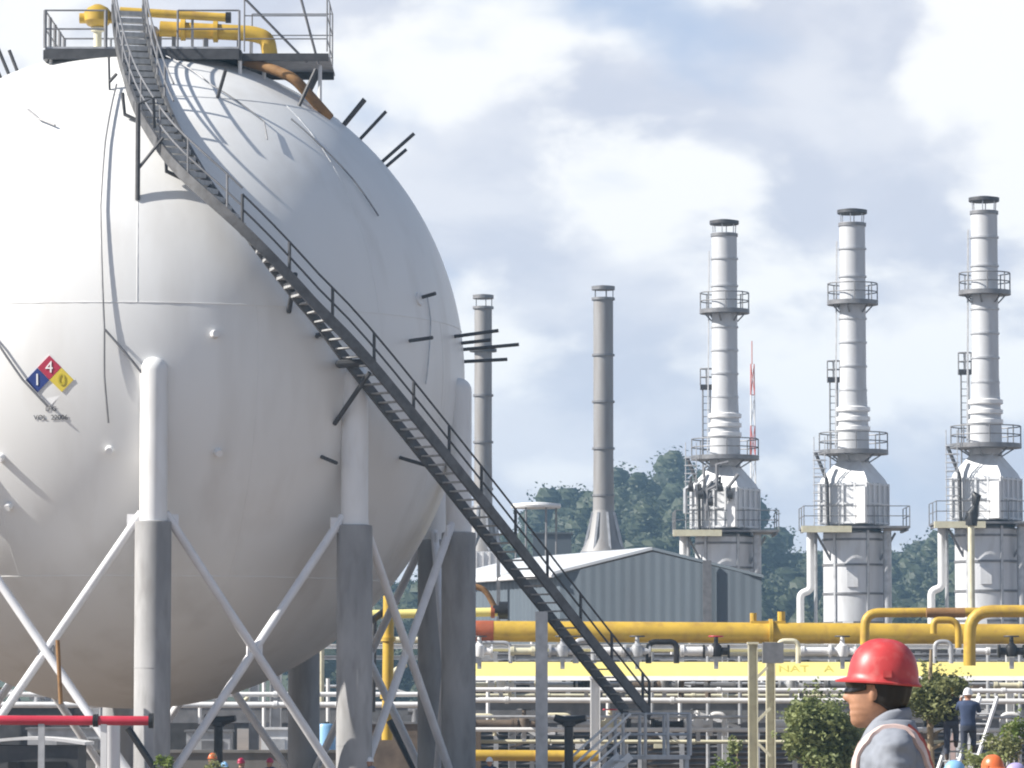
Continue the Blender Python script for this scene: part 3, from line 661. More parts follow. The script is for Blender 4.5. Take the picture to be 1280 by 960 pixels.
    for x in (-2.2, 2.2):
        mb = MB(); mb.beam((x, -1.2, zp - .3), (x * .62, -1.0, zp - 1.8), .12, .12); mb.build('knee_brace', M['steel_mid'], t)
    return t
heaters = [make_heater()]
for _ in range(2): heaters.append(copy_tree(heaters[0]))
for o, (px, Y, lab) in zip(heaters, ((907, 250.5, 'silver fired heater with tall stack nearest the corrugated building, crowded with valves in front'), (1068, 245, 'silver fired heater with tall stack between the two other heaters, its front clear'), (1234, 239, 'silver fired heater with tall stack at right, behind a pole with dark valve head'))):
    q = W(px, 770, Y); o.location = (q.x, Y, 0); o['label'] = lab
# clutter of pipes and valves on the front of the left heater: parts of it
hq = heaters[0]; rr = random.Random(3)
for k in range(9):
    x = hx(1065) + rr.uniform(-2.4, .3); z = hz(rr.uniform(600, 650)); p = hq.location + V((x, -2.2 - rr.random() * .3, z))
    mb = MB(); mb.tube([p, p + V((0, 0, rr.uniform(.6, 1.4))), p + V((rr.uniform(.2, .7), 0, 1.5))], rr.uniform(.07, .13), 8); mb.build('process_pipe', M[rr.choice(['white', 'galv', 'steel_mid'])], hq)
for k in range(5):
    p = hq.location + V((-2.2 + k * .55, -2.35, hz(606 + 9 * (k % 3)))); mb = MB(); mb.cyl(p, p + V((.3, 0, 0)), .26, None, 14); mb.cyl(p + V((.15, 0, 0)), p + V((.15, 0, .6)), .07, None, 8); mb.build('valve', M['steel_dark'], hq)
# slim ladder masts behind the heaters
mast0 = None
for px, py, Y, lab in ((883, 484, 262, 'slim ladder mast with a small railed top left of the leftmost silver stack'), (1042, 478, 256, 'slim ladder mast with a small railed top left of the middle silver stack'), (1206, 469, 250, 'slim ladder mast with a small railed top left of the rightmost silver stack')):
    q = W(px, py, Y)
    if mast0 is None:
        t = mast0 = thing('access_mast', (q.x, q.y, 0), lab, 'mast', 'slim ladder masts beside the heaters'); z = q.z; c = t.location
        mb = MB()
        for x in (-.22, .22): mb.tube([c + V((x, 0, 0)), c + V((x, 0, z))], .05, 6)
        for k in range(int(z / .4)): mb.box(c + V((0, 0, .4 * k + .2)), (.44, .03, .04))
        mb.build('ladder', M['steel_mid'], t)
        mb = MB(); mb.box(c + V((0, 0, z)), (.72, .72, .28)); mb.build('platform', M['steel_dark'], t)
        ring_rail(t, (c.x, c.y), .36, z + .1, 1.0, 8)
    else:
        t = copy_tree(mast0); t.location = (q.x, q.y, q.z - z); t['label'] = lab; t.location.z = 0
# pole with a dark valve head in front of the right heater
q = W(1214, 657, 225); t = thing('vent_pole', (q.x, q.y, 0), 'white pole topped by a dark valve head in front of the rightmost heater', 'pole')
mb = MB(); mb.tube([(q.x, q.y, 0), (q.x, q.y, q.z)], .17, 12); mb.build('shaft', M['cream'], t)
mb = MB(); mb.tube([(q.x, q.y, q.z), (q.x + .05, q.y, q.z + .6), (q.x + .22, q.y, q.z + 1.0), (q.x + .28, q.y, q.z + 1.5), (q.x + .1, q.y, q.z + 1.7)], [.3, .34, .16, .26, .08], 10)
mb.cyl((q.x - .3, q.y, q.z + .45), (q.x + .3, q.y, q.z + .3), .14, None, 10); mb.build('valve_head', M['black'], t)

# ------------------------------------------------------------------ two plain stacks behind the shed
def old_stack(px, ytop, Y, rad, ybase, lab, platform=None):
    q = W(px, ytop, Y); t = thing('exhaust_stack', (q.x, Y, 0), lab, 'stack', 'plain grey stacks behind the shed'); c = t.location
    zt = q.z; zb = W(px, ybase, Y).z; zf = W(px, 690, Y).z
    mb = MB(); mb.lathe([(rad * 1.08, zb), (rad, zb + 4), (rad, zt - .95)], c, 32); mb.build('shaft', M['stack_old'], t)
    mb = MB()
    z = zb + 1.5
    while z < zt - 2: mb = MB(); mb.lathe([(rad - .02, z), (rad + .1, z), (rad + .1, z + .14), (rad - .02, z + .14)], c, 32, cap=False); mb.build('stiffener_ring', M['steel_mid'], t); z += 3.2
    mb = MB(); mb.lathe([(rad + .12, zt - .25), (rad + .12, zt), (rad * .2, zt + .08)], c, 28); mb.lathe([(rad + .02, zt - .95), (rad + .12, zt - .95), (rad + .12, zt - .78), (rad + .02, zt - .78)], c, 28, cap=False)
    for k in range(5): a = k * 1.26; mb.beam(c + V((rad * .98 * math.cos(a), rad * .98 * math.sin(a), zt - .85)), c + V((rad * .98 * math.cos(a), rad * .98 * math.sin(a), zt - .2)), .06, .06)
    mb.build('rain_cap', M['steel_mid'], t)
    mb = MB(); mb.lathe([(rad * 2.3, zf), (rad * 1.6, zf + 1.0), (rad * 1.06, zb + .6)], c, 24); cn = mb.build('cone', M['stack_old'], t)
    mb = MB()
    for k in range(8): a = k * PI / 4 + .3; mb.beam(c + V((rad * 2.5 * math.cos(a), rad * 2.5 * math.sin(a), zf - 1)), c + V((rad * 1.15 * math.cos(a), rad * 1.15 * math.sin(a), zb + .4)), .1, .16)
    mb.build('rib', M['galv'], cn)
    mb = MB(); mb.box(c + V((0, 0, zf / 2)), (rad * 4.6, rad * 4.6, zf - .02)); fb = mb.build('furnace_box', M['alu'], t)
    mb = MB()
    for k in range(7): mb.box(c + V((-rad * 2.3 + k * rad * .765, -rad * 2.3 - .06, zf / 2)), (.12, .12, zf - .1))
    mb.build('stiffener', M['white'], fb)
    if platform:
        zz = W(px, platform, Y).z; mb = MB(); mb.lathe([(rad, zz - .1), (rad * 1.55, zz - .1), (rad * 1.55, zz + .1), (rad, zz + .1)], c, 20, cap=False); mb.build('stack_platform', M['steel_dark'], t)
    return t
old_stack(754, 358, 300, .68, 648, 'plain weathered grey stack rising behind the corrugated shed')
old_stack(604, 369, 300, .60, 640, 'plain dark grey stack close to the right side of the spherical tank', 438)
# round canopy
q = W(670, 630, 262); t = thing('round_canopy', (q.x, q.y, 0), 'pale flat round canopy on thin posts beside the tank staircase', 'canopy'); c = t.location
mb = MB(); mb.lathe([(1.45, q.z - .25), (1.5, q.z - .12), (1.45, q.z), (.2, q.z + .12)], c, 32); mb.build('roof', M['white'], t)
for k in range(6):
    a = k * PI / 3; mb = MB(); mb.tube([c + V((1.2 * math.cos(a), 1.2 * math.sin(a), 0)), c + V((1.2 * math.cos(a), 1.2 * math.sin(a), q.z - .2))], .06, 8); mb.build('post', M['steel_mid'], t)
mb = MB(); q = W(690, 668, 275); q2 = W(712, 692, 275); mb.box((q.x, q.y, q.z / 2), (2.4, 2, q.z)); mb.box((q.x, q.y, q.z + .05), (2.6, 2.2, .1))
solo('roof_cabin', mb, M['cladding'], 'grey boxy cabin behind the shed roof, left of the plain stack', 'cabin')
# red and white lattice mast
q = W(940, 455, 420); t = thing('radio_mast', (q.x, q.y, 0), 'far thin red and white lattice mast right of the leftmost silver stack', 'mast'); c = t.location; n = 12
for k in range(n):
    z0 = q.z * k / n; z1 = q.z * (k + 1) / n; w0 = .55 - .35 * k / n; w1 = .55 - .35 * (k + 1) / n; mb = MB()
    for i in range(3):
        a = 2.1 * i; a2 = 2.1 * (i + 1); P = lambda a_, w_, z_: c + V((w_ * math.cos(a_), w_ * math.sin(a_), z_))
        mb.tube([P(a, w0, z0), P(a, w1, z1)], .055, 5); mb.tube([P(a, w0, z0), P(a2, w1, z1)], .035, 5); mb.tube([P(a, w0, z0), P(a2, w0, z0)], .035, 5)
    mb.build('mast_section', M['mast_red' if k % 2 else 'mast_white'], t)
mb = MB(); mb.tube([c + V((0, 0, q.z)), c + V((0, 0, q.z + 2.2))], .05, 6); mb.build('antenna', M['mast_red'], t)

# ------------------------------------------------------------------ corrugated shed
SY = 215.0
A = W(700, 718, SY); P_ = W(815, 691, SY); B = W(952, 722, SY - 3)
shed = thing('corrugated_shed', ((A.x + B.x) / 2, SY + 6, 0), 'grey-blue corrugated shed with a low gable and pale roof', 'shed')
def corr_wall(a, b_, zfun, name, m, parent, pitch=.5, amp=.018, z0=0.0):
    a = V((a.x, a.y, 0)); b_ = V((b_.x, b_.y, 0)); d = (b_ - a); L = d.length; d.normalize(); nr = V((d.y, -d.x, 0)); mb = MB(); vs = []; fs = []; k = int(L / pitch * 4); pts = []
    for i in range(k + 1):
        s_ = L * i / k; off = amp if (i % 4) in (0, 1) else 0.0; p = a + d * s_ + nr * off; pts.append((p, zfun(s_ / L)))
    for p, z in pts: vs += [p + V((0, 0, z0)), p + V((0, 0, z))]
    for i in range(k): fs.append((2 * i, 2 * i + 2, 2 * i + 3, 2 * i + 1))
    mb.add(vs, fs); return mb.build(name, m, parent, 20)
tp = (P_.x - A.x) / (B.x - A.x)
corr_wall(A, B, lambda t: A.z + (P_.z - A.z) * t / tp if t < tp else P_.z + (B.z - P_.z) * (t - tp) / (1 - tp), 'gable_wall', M['cladding'], shed)
E = W(540, 728, SY + 16); L0 = V((A.x, A.y, 0)); Lx = V((E.x, E.y, 0))
corr_wall(V((Lx.x, Lx.y, 0)), V((A.x, A.y, 0)), lambda t: A.z - .05, 'side_wall', M['cladding'], shed, .5, .03)
dep = V((Lx.x - A.x, Lx.y - A.y, 0)); ridge_a = V((P_.x, P_.y, P_.z + .08)); ridge_b = ridge_a + dep
ov = V((0, -.45, 0)) + V((.25, 0, 0)) * 0
mb = MB()
ea = V((A.x - .35, A.y - .35, A.z - .02)); eb = ea + dep; ec = V((B.x + .08, B.y - .35, B.z - .02)); ed = ec + dep; rA = ridge_a + V((0, -.35, .05)); rB = ridge_b + V((0, 0, .05)); th_ = V((0, 0, .14))
mb.add([ea, rA, rB, eb, ea + th_, rA + th_, rB + th_, eb + th_], [(0, 1, 2, 3), (7, 6, 5, 4), (0, 4, 5, 1), (1, 5, 6, 2), (2, 6, 7, 3), (3, 7, 4, 0)])
mb.build('roof', M['roof'], shed, None)
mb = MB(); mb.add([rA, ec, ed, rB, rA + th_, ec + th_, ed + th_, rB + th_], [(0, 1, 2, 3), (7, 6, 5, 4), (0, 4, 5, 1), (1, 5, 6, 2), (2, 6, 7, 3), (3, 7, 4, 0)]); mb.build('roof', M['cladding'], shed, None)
mb = MB(); mb.tube([ea + V((0, -.1, -.05)), eb + V((0, -.1, -.05))], .1, 8); mb.build('gutter', M['white'], shed)
mb = MB(); mb.box(W(623, 760, SY + 6) * 1.0, (.18, .18, 6)); mb.build('downpipe', M['steel_mid'], shed)
mb = MB(); m0 = W(884, 740, SY - 2.6); mb.box((m0.x, m0.y, 5), (.42, .2, 10)); mb.build('corner_post', M['steel_mid'], shed)

# ------------------------------------------------------------------ pipe rack and pipes
RY = 165.0
rack = thing('pipe_rack', (W(860, 900, RY).x, RY + 3, 0), 'long steel pipe rack carrying yellow and white pipes behind the tank', 'pipe rack')
def col(px, ytop, Y, w_, m, name='column', par=rack):
    q = W(px, ytop, Y); mb = MB(); hh = q.z; t_ = w_ * .12
    mb.box((q.x - w_ / 2 + t_ / 2, q.y, hh / 2), (t_, w_, hh)); mb.box((q.x + w_ / 2 - t_ / 2, q.y, hh / 2), (t_, w_, hh)); mb.box((q.x, q.y, hh / 2), (w_ - 2 * t_ - .004, t_, hh - .01)); mb.box((q.x, q.y, .03), (w_ * 1.7, w_ * 1.7, .06)); mb.box((q.x, q.y, hh - .03), (w_ * 1.2, w_ * 1.2, .08))
    return mb.build(name, M[m], par)
for px, yt, Y, w_, m in ((744, 846, 161, .36, 'white'), (941, 803, 158, .34, 'cream'), (963, 803, 162, .34, 'cream'), (1126, 806, 170, .3, 'cream'), (1262, 806, 170, .3, 'white'), (345, 800, 170, .45, 'galv'), (318, 800, 176, .4, 'galv'), (120, 800, 170, .4, 'white'), (60, 805, 176, .4, 'galv'), (906, 806, 176, .25, 'white'), (640, 806, 176, .3, 'galv'), (780, 806, 178, .3, 'galv'), (1040, 806, 178, .3, 'white'), (1190, 806, 178, .3, 'galv'), (-80, 800, 170, .4, 'galv')):
    col(px, yt, Y, w_, m)
def hbeam(x0, x1, py, Y, hh, m, name='beam'):
    a = W(x0, py, Y); b_ = W(x1, py, Y); mb = MB(); mb.box(((a.x + b_.x) / 2, Y, a.z), (b_.x - a.x, .06, hh)); mb.box(((a.x + b_.x) / 2, Y, a.z + hh / 2 - .015), (b_.x - a.x + .002, .25, .03)); mb.box(((a.x + b_.x) / 2, Y, a.z - hh / 2 + .015), (b_.x - a.x + .002, .25, .03)); return mb.build(name, M[m], rack)
hbeam(-140, 1420, 808, 164.4, .17, 'white'); hbeam(-140, 1420, 822, 176, .16, 'galv'); hbeam(-140, 1420, 890, 172, .85, 'steel_mid'); hbeam(-140, 1420, 906, 178, .3, 'steel_mid')
q = W(966, 816, 160); mb = MB(); mb.box(q, (.75, .5, .75)); mb.build('junction_box', M['steel_mid'], rack)
for (x0, y0, x1, y1) in ((943, 905, 963, 885), (943, 925, 963, 945), (943, 850, 963, 830)):
    mb = MB(); mb.beam(W(x0, y0, 160), W(x1, y1, 160), .1, .1); mb.build('brace', M['cream'], rack)
for x0, y0, x1, y1, Y, m in ((620, 890, 690, 930, 174, 'white'), (590, 925, 622, 885, 174, 'galv'), (780, 850, 850, 930, 180, 'galv'), (868, 890, 925, 910, 172, 'white'), (850, 925, 905, 885, 180, 'galv'), (320, 880, 350, 935, 176, 'galv'), (240, 870, 300, 900, 176, 'galv'), (20, 870, 60, 930, 176, 'steel_mid'), (1195, 885, 1262, 930, 178, 'galv'), (1070, 880, 1126, 940, 178, 'steel_mid'), (460, 900, 520, 950, 178, 'steel_mid')):
    mb = MB(); mb.beam(W(x0, y0, Y), W(x1, y1, Y), .14, .14); mb.build('brace', M[m], rack)

def pipe(pts, r, m, lab, name='process_pipe', cat='pipe', group=None, flanges=(), fm=None, rad=.6, n=16):
    pts = [V(p) for p in pts]; rp = round_path(pts, rad) if len(pts) > 2 else pts
    lo = V((sum(p.x for p in pts) / len(pts), sum(p.y for p in pts) / len(pts), min(p.z for p in pts) - r)); t = thing(name, lo, lab, cat, group)
    mb = MB(); mb.tube(rp, r, n); mb.build('pipe_body', M[m], t)
    for s_, t_ in flanges:
        a = pts[s_]; b_ = pts[s_ + 1]; p = a + (b_ - a) * t_; d = (b_ - a).normalized(); mb = MB(); mb.cyl(p - d * .07, p - d * .005, r * 1.35, None, 20); mb.cyl(p + d * .005, p + d * .07, r * 1.35, None, 20); mb.build('flange', M[fm or m], t)
    return t
p1 = pipe([W(597, 789, RY), W(1420, 794, RY)], .39, 'yellow', 'thick ochre yellow pipe along the top of the pipe rack', flanges=((0, .445),), n=28)
a = W(592, 789, RY); mb = MB(); mb.cyl(a, a + V((.75, 0, 0)), .40, None, 28); mb.build('end_cap', M['redflange'], p1)
mb = MB(); e = W(960, 778, RY); mb.box(e + V((0, 0, -.05)), (1.3, .35, .2)); mb.cyl(e + V((-.55, 0, 0)), e + V((-.55, 0, .35)), .13, None, 10); mb.cyl(e + V((.5, 0, 0)), e + V((.5, 0, .4)), .15, None, 10); mb.build('clamp', M['yellow'], p1)
# pale yellow tray with a sloping cover, under it a white lip
a = W(592, 828, 167.30); b_ = W(1420, 828, 167.30); a2 = W(592, 845, 166.90); b2 = W(1420, 847, 166.90)
tr = thing('cable_tray', ((a.x + b_.x) / 2, 167.30, a2.z), 'long pale yellow covered tray with a white lower lip, below the ochre pipe', 'cable tray')
zf_ = a2.z; zt_ = a.z
mb = MB(); X0, X1 = a.x, b_.x
sec = [(166.60, zf_), (167.15, zt_), (167.80, zt_ + .02), (167.80, zf_)]
mb.add([(x, y, z) for x in (X0, X1) for y, z in sec], [(0, 4, 5, 1), (1, 5, 6, 2), (2, 6, 7, 3), (3, 7, 4, 0), (0, 1, 2, 3), (7, 6, 5, 4)]); cover_ = mb.build('tray_cover', M['yellow_lt'], tr, None)
mb = MB(); sec = [(166.45, zf_ - .17), (166.56, zf_ - .003), (167.80, zf_ - .003), (167.80, zf_ - .17)]
mb.add([(x, y, z) for x in (X0, X1) for y, z in sec], [(0, 4, 5, 1), (1, 5, 6, 2), (2, 6, 7, 3), (3, 7, 4, 0), (0, 1, 2, 3), (7, 6, 5, 4)]); mb.build('tray_lip', M['white'], tr, None)
sl = V((0, .55, zt_ - zf_)).normalized(); sn = V((0, -(zt_ - zf_), .55)).normalized()
for body, px in (('NAT', 992), ('A', 1036)):
    vs, fs = text_mesh(body, .52, 'stencil_text'); o = W(px, 838, 166.80); base = V((o.x, 166.88, (zf_ + zt_) / 2)); mb = MB(); mb.add([base + V((1, 0, 0)) * q.x * 1.1 + sl * q.y + sn * (q.z + .012) for q in vs], fs); mb.build('stencil_text', M['stencil'], cover_, None)
pipe([W(592, 862, 163), W(1420, 864, 163)], .085, 'white', 'thin white pipe, upper of the two running below the pale yellow tray', flanges=((0, .05), (0, .37), (0, .8)))
pipe([W(592, 875, 163.4), W(1420, 877, 163.4)], .10, 'white', 'thin white pipe, lower of the two running below the pale yellow tray', flanges=((0, .05), (0, .3), (0, .72)))
pipe([W(592, 810, 168), W(1000, 811, 168)], .13, 'alu', 'silver insulated pipe just under the ochre pipe, left part of the rack', flanges=((0, .3),))
pipe([W(860, 814, 169), W(1060, 814, 169)], .19, 'white', 'fat white insulated pipe just under the ochre pipe near the twin cream columns')
for py, Yp, rp_, m, lab in ((818, 174, .07, 'steel_mid', 'long thin grey pipe in the shade just above the pale yellow tray'), (854, 172, .06, 'galv', 'long thin silver line tucked directly under the pale yellow tray'), (869, 176, .07, 'cream', 'long thin cream pipe behind the two white pipes'), (896, 166, .06, 'galv', 'long thin silver pipe below the grey rack beam'), (912, 168, .09, 'white', 'long white pipe in the lower part of the pipe rack'), (927, 170, .08, 'cream', 'long cream pipe near the foot of the pipe rack')):
    pipe([W(594, py, Yp), W(1420, py + 1, Yp)], rp_, m, lab, flanges=((0, .11), (0, .33), (0, .52), (0, .68)), n=10)
pipe([W(560, 944, 160), W(748, 945, 160)], .20, 'yellow', 'ochre pipe near the ground behind the stair support column', flanges=((0, .6),))
pipe([W(420, 769, 168), W(622, 765, 168)], .17, 'yellow_lt', 'short pale yellow pipe with a black end, left of the shed', flanges=((0, .97),), fm='redflange')
q = W(630, 763, 168); mb = MB(); mb.cyl(q - V((.2, .0, 0)), q + V((.15, 0, 0)), .34, None, 18); mb.cyl(q + V((-.12, 0, 0)), q + V((-.12, 0, .0)) + V((-.3, 0, 0)), .2, None, 14); solo('blind_flange', mb, M['black'], 'black blind flange closing the short pale yellow pipe', 'flange')
pipe([W(540, 736, 170), W(604, 732, 170), W(620, 762, 170)], .11, 'rust', 'bent brown pipe arching over the short pale yellow pipe', rad=.8)
pipe([W(486, 745, 150), W(484, 925, 150)], .19, 'yellow', 'upright ochre pipe seen between two tank columns', flanges=((0, .3), (0, .7)))
pipe([W(466, 775, 150), W(496, 752, 151)], .12, 'black', 'black slanted pipe beside the upright ochre pipe')
pipe([W(468, 770, 152), W(466, 890, 152)], .09, 'steel_dark', 'thin dark upright pipe left of the upright ochre pipe')
pipe([W(440, 800, 169), W(560, 800, 169)], .12, 'cream', 'cream pipe seen between the tank columns, level with the ochre pipe')
pipe([W(-60, 868, 163.4), W(592, 868, 163.4)], .09, 'white', 'thin white pipe running behind the tank columns, upper of two', flanges=((0, .62), (0, .7)))
pipe([W(-60, 881, 163.4), W(592, 881, 163.4)], .11, 'white', 'thin white pipe running behind the tank columns, lower of two', flanges=((0, .62), (0, .74)))
pipe([W(402, 800, 166), W(402, 880, 166)], .1, 'cream', 'upright cream pipe between the second tank column and the shaded one')
q0 = W(500, 850, 148)
pipe([W(487, 900, 146), W(520, 965, 146)], .13, 'black', 'thick black hose slanting down between the tank columns')
# yellow loops at the right of the rack
pipe([W(1081, 806, 160), W(1081, 766, 160), W(1290, 765, 160)], .17, 'yellow', 'ochre pipe rising behind the red helmet and turning right along the heaters', rad=.7, flanges=())
pipe([W(1212, 832, 157), W(1212, 764, 157), W(1330, 764, 157)], .22, 'yellow', 'thick ochre pipe rising at the right and turning right over the other loop', rad=.8)
pipe([W(1167, 792, 158.5), W(1167, 775, 158.5), W(1198, 775, 158.5), W(1198, 810, 158.5)], .12, 'yellow', 'small ochre pipe hoop between the two bigger ochre bends', rad=.5)
pipe([W(1158, 766, 159.6), W(1206, 766, 159.6)], .18, 'rust', 'short dark rusty sleeve around the ochre pipe right of the red helmet', n=20)
# band of varied small pipes, valves and spools on the rack deck
rr = random.Random(21)
cols = ['galv', 'white', 'steel_mid', 'cream', 'black', 'brown']
words = {'galv': 'galvanised', 'white': 'white', 'steel_mid': 'grey', 'cream': 'cream', 'black': 'black', 'brown': 'brown'}
spots = [(600, 'beside the tank'), (622, 'just right of the tank columns'), (652, 'left of the stair support column'), (700, 'right of the stair support column'), (728, 'under the stair, near the white column'), (765, 'behind the lower stair flight'), (800, 'above the stair foot'), (832, 'just right of the stair foot'), (868, 'left of the twin cream columns'), (900, 'close to the twin cream columns'), (990, 'right of the twin cream columns'), (1022, 'over the green bush'), (1050, 'just left of the red helmet'), (1180, 'right of the red helmet'), (1225, 'beside the thick ochre bend'), (1260, 'near the right edge')]
for i, (px, where) in enumerate(spots):
    for lv, (py, Y, lw) in enumerate(((814, 163.6, 'above the yellow tray'), (857, 169, 'under the yellow tray'), (905, 168.5, 'near the ground'))):
        m = rr.choice(cols if lv else ['galv', 'white', 'white', 'cream', 'black', 'steel_mid']); kind = (i + lv * 2) % 3; q = W(px + rr.uniform(-5, 5), py, Y)
        if kind == 0:      # gate valve
            t = thing('gate_valve', q - V((0, 0, .25)), f'{words[m]} gate valve {lw}, {where}', 'valve')
            mb = MB(); mb.cyl(q - V((.5, 0, 0)), q + V((.5, 0, 0)), .14, None, 12); mb.cyl(q - V((.5, 0, 0)), q - V((.42, 0, 0)), .25, None, 14); mb.cyl(q + V((.42, 0, 0)), q + V((.5, 0, 0)), .25, None, 14); mb.lathe([(.2, -.2), (.24, 0), (.2, .2), (.09, .3), (.07, .55)], q, 14); mb.build('valve_body', M[m], t)
            mb = MB(); c_ = q + V((0, 0, .55)); mb.tube([c_ + V((.26 * math.cos(a_), .26 * math.sin(a_), 0)) for a_ in [2 * PI * k / 12 for k in range(12)]], .03, 6, True); mb.box(c_, (.5, .04, .03)); mb.box(c_, (.04, .5, .034)); mb.build('handwheel', M['red' if i % 4 == 1 else 'steel_dark'], t)
            mb = MB(); mb.box(q + V((0, 0, -.45)), (.16, .16, .42)); mb.build('pedestal', M['galv'], t)
        elif kind == 1:    # looped branch
            wd = rr.uniform(.5, 1.3); hh = rr.uniform(.5, .8); z0 = -.45
            pipe([q + V((-wd / 2, 0, z0)), q + V((-wd / 2, 0, hh / 2)), q + V((wd / 2, 0, hh / 2)), q + V((wd / 2, 0, z0))], rr.uniform(.07, .12), m, f'{words[m]} hoop of pipe {lw}, {where}', 'pipe_hoop', rad=.25, n=10)
        else:              # horizontal spool with flanges
            L = rr.uniform(.8, 1.8)
            pipe([q + V((-L / 2, 0, 0)), q + V((L / 2, 0, 0))], rr.uniform(.1, .2), m, f'{words[m]} pipe spool {lw}, {where}', 'pipe_spool', flanges=((0, .04), (0, .96)), n=14)
for px in (610, 680, 760, 815, 850, 885, 925, 1000, 1130, 1180, 1235, 1275, 410, 450, 250, 330):    # upright hangers between the levels: parts of the rack
    mb = MB(); Yh = 171 + (px % 5); mb.tube([W(px, 805 if px % 2 else 848, Yh), W(px, 905 if px % 3 else 960, Yh)], .075, 8); mb.build('hanger', M['galv' if px % 2 else 'white'], rack)
rr2 = random.Random(77)
for k in range(120):
    px = rr2.uniform(592, 1300) if k % 4 else rr2.uniform(-20, 560); py = rr2.choice([806, 812, 818, 820, 852, 856, 858, 886, 893, 900, 912, 922, 930]); Yh = rr2.uniform(171, 184); m = M[rr2.choice(['white', 'white', 'white', 'galv', 'galv', 'cream', 'black', 'steel_mid', 'brown'])]; mb = MB(); q = W(px, py, Yh); kd = rr2.randrange(4)
    if kd == 0: mb.tube([q, q + V((rr2.uniform(.5, 2.4), 0, 0))], rr2.uniform(.04, .1), 8); nm = 'conduit'
    elif kd == 1: mb.tube(round_path([q, q + V((0, 0, rr2.uniform(.3, .8))), q + V((rr2.uniform(.3, .9), 0, .8))], .2), rr2.uniform(.05, .09), 8); nm = 'conduit'
    elif kd == 2: mb.beam(q, q + V((rr2.uniform(-1.2, 1.2), 0, rr2.uniform(-1.0, 1.0))), .09, .09); nm = 'brace'
    else: mb.box(q, (rr2.uniform(.3, .8), .3, rr2.uniform(.2, .5))); nm = 'junction_box'
    mb.build(nm, m, rack)
# added dark louvred boxes, standing in for the shaded gaps behind the rack
for i, (x0, x1, lab) in enumerate(((575, 800, 'dark louvred backdrop added for shade behind the rack, under the shed'), (805, 1040, 'dark louvred backdrop added for shade behind the rack, left of the red helmet'), (1045, 1300, 'dark louvred backdrop added for shade behind the rack, below the right heaters'))):
    a = W(x0, 812, 186); b_ = W(x1, 812, 186); t = thing('shade_backdrop', ((a.x + b_.x) / 2, 187.5, 0), lab, 'backdrop', 'dark backdrops added for shade behind the rack')
    mb = MB(); mb.box(((a.x + b_.x) / 2, 187.5, a.z / 2 + .2), (b_.x - a.x, 2.6, a.z - .4)); mb.build('casing', M['brown' if i == 1 else 'louver'], t)
    mb = MB(); z = .6
    while z < a.z - .3:
        mb.box(((a.x + b_.x) / 2, 186.1, z), (b_.x - a.x - .3, .12, .05), Matrix.Rotation(R(35), 3, 'X')); z += .24
    mb.build('louvre', M['steel_mid'], t)
    k = 5
    for j in range(k + 1):
        mb = MB(); xx_ = a.x + (b_.x - a.x) * j / k; mb.box((xx_, 185.9, a.z / 2), (.2, .2, a.z)); mb.build('post', M['galv' if j % 2 else 'steel_mid'], t)
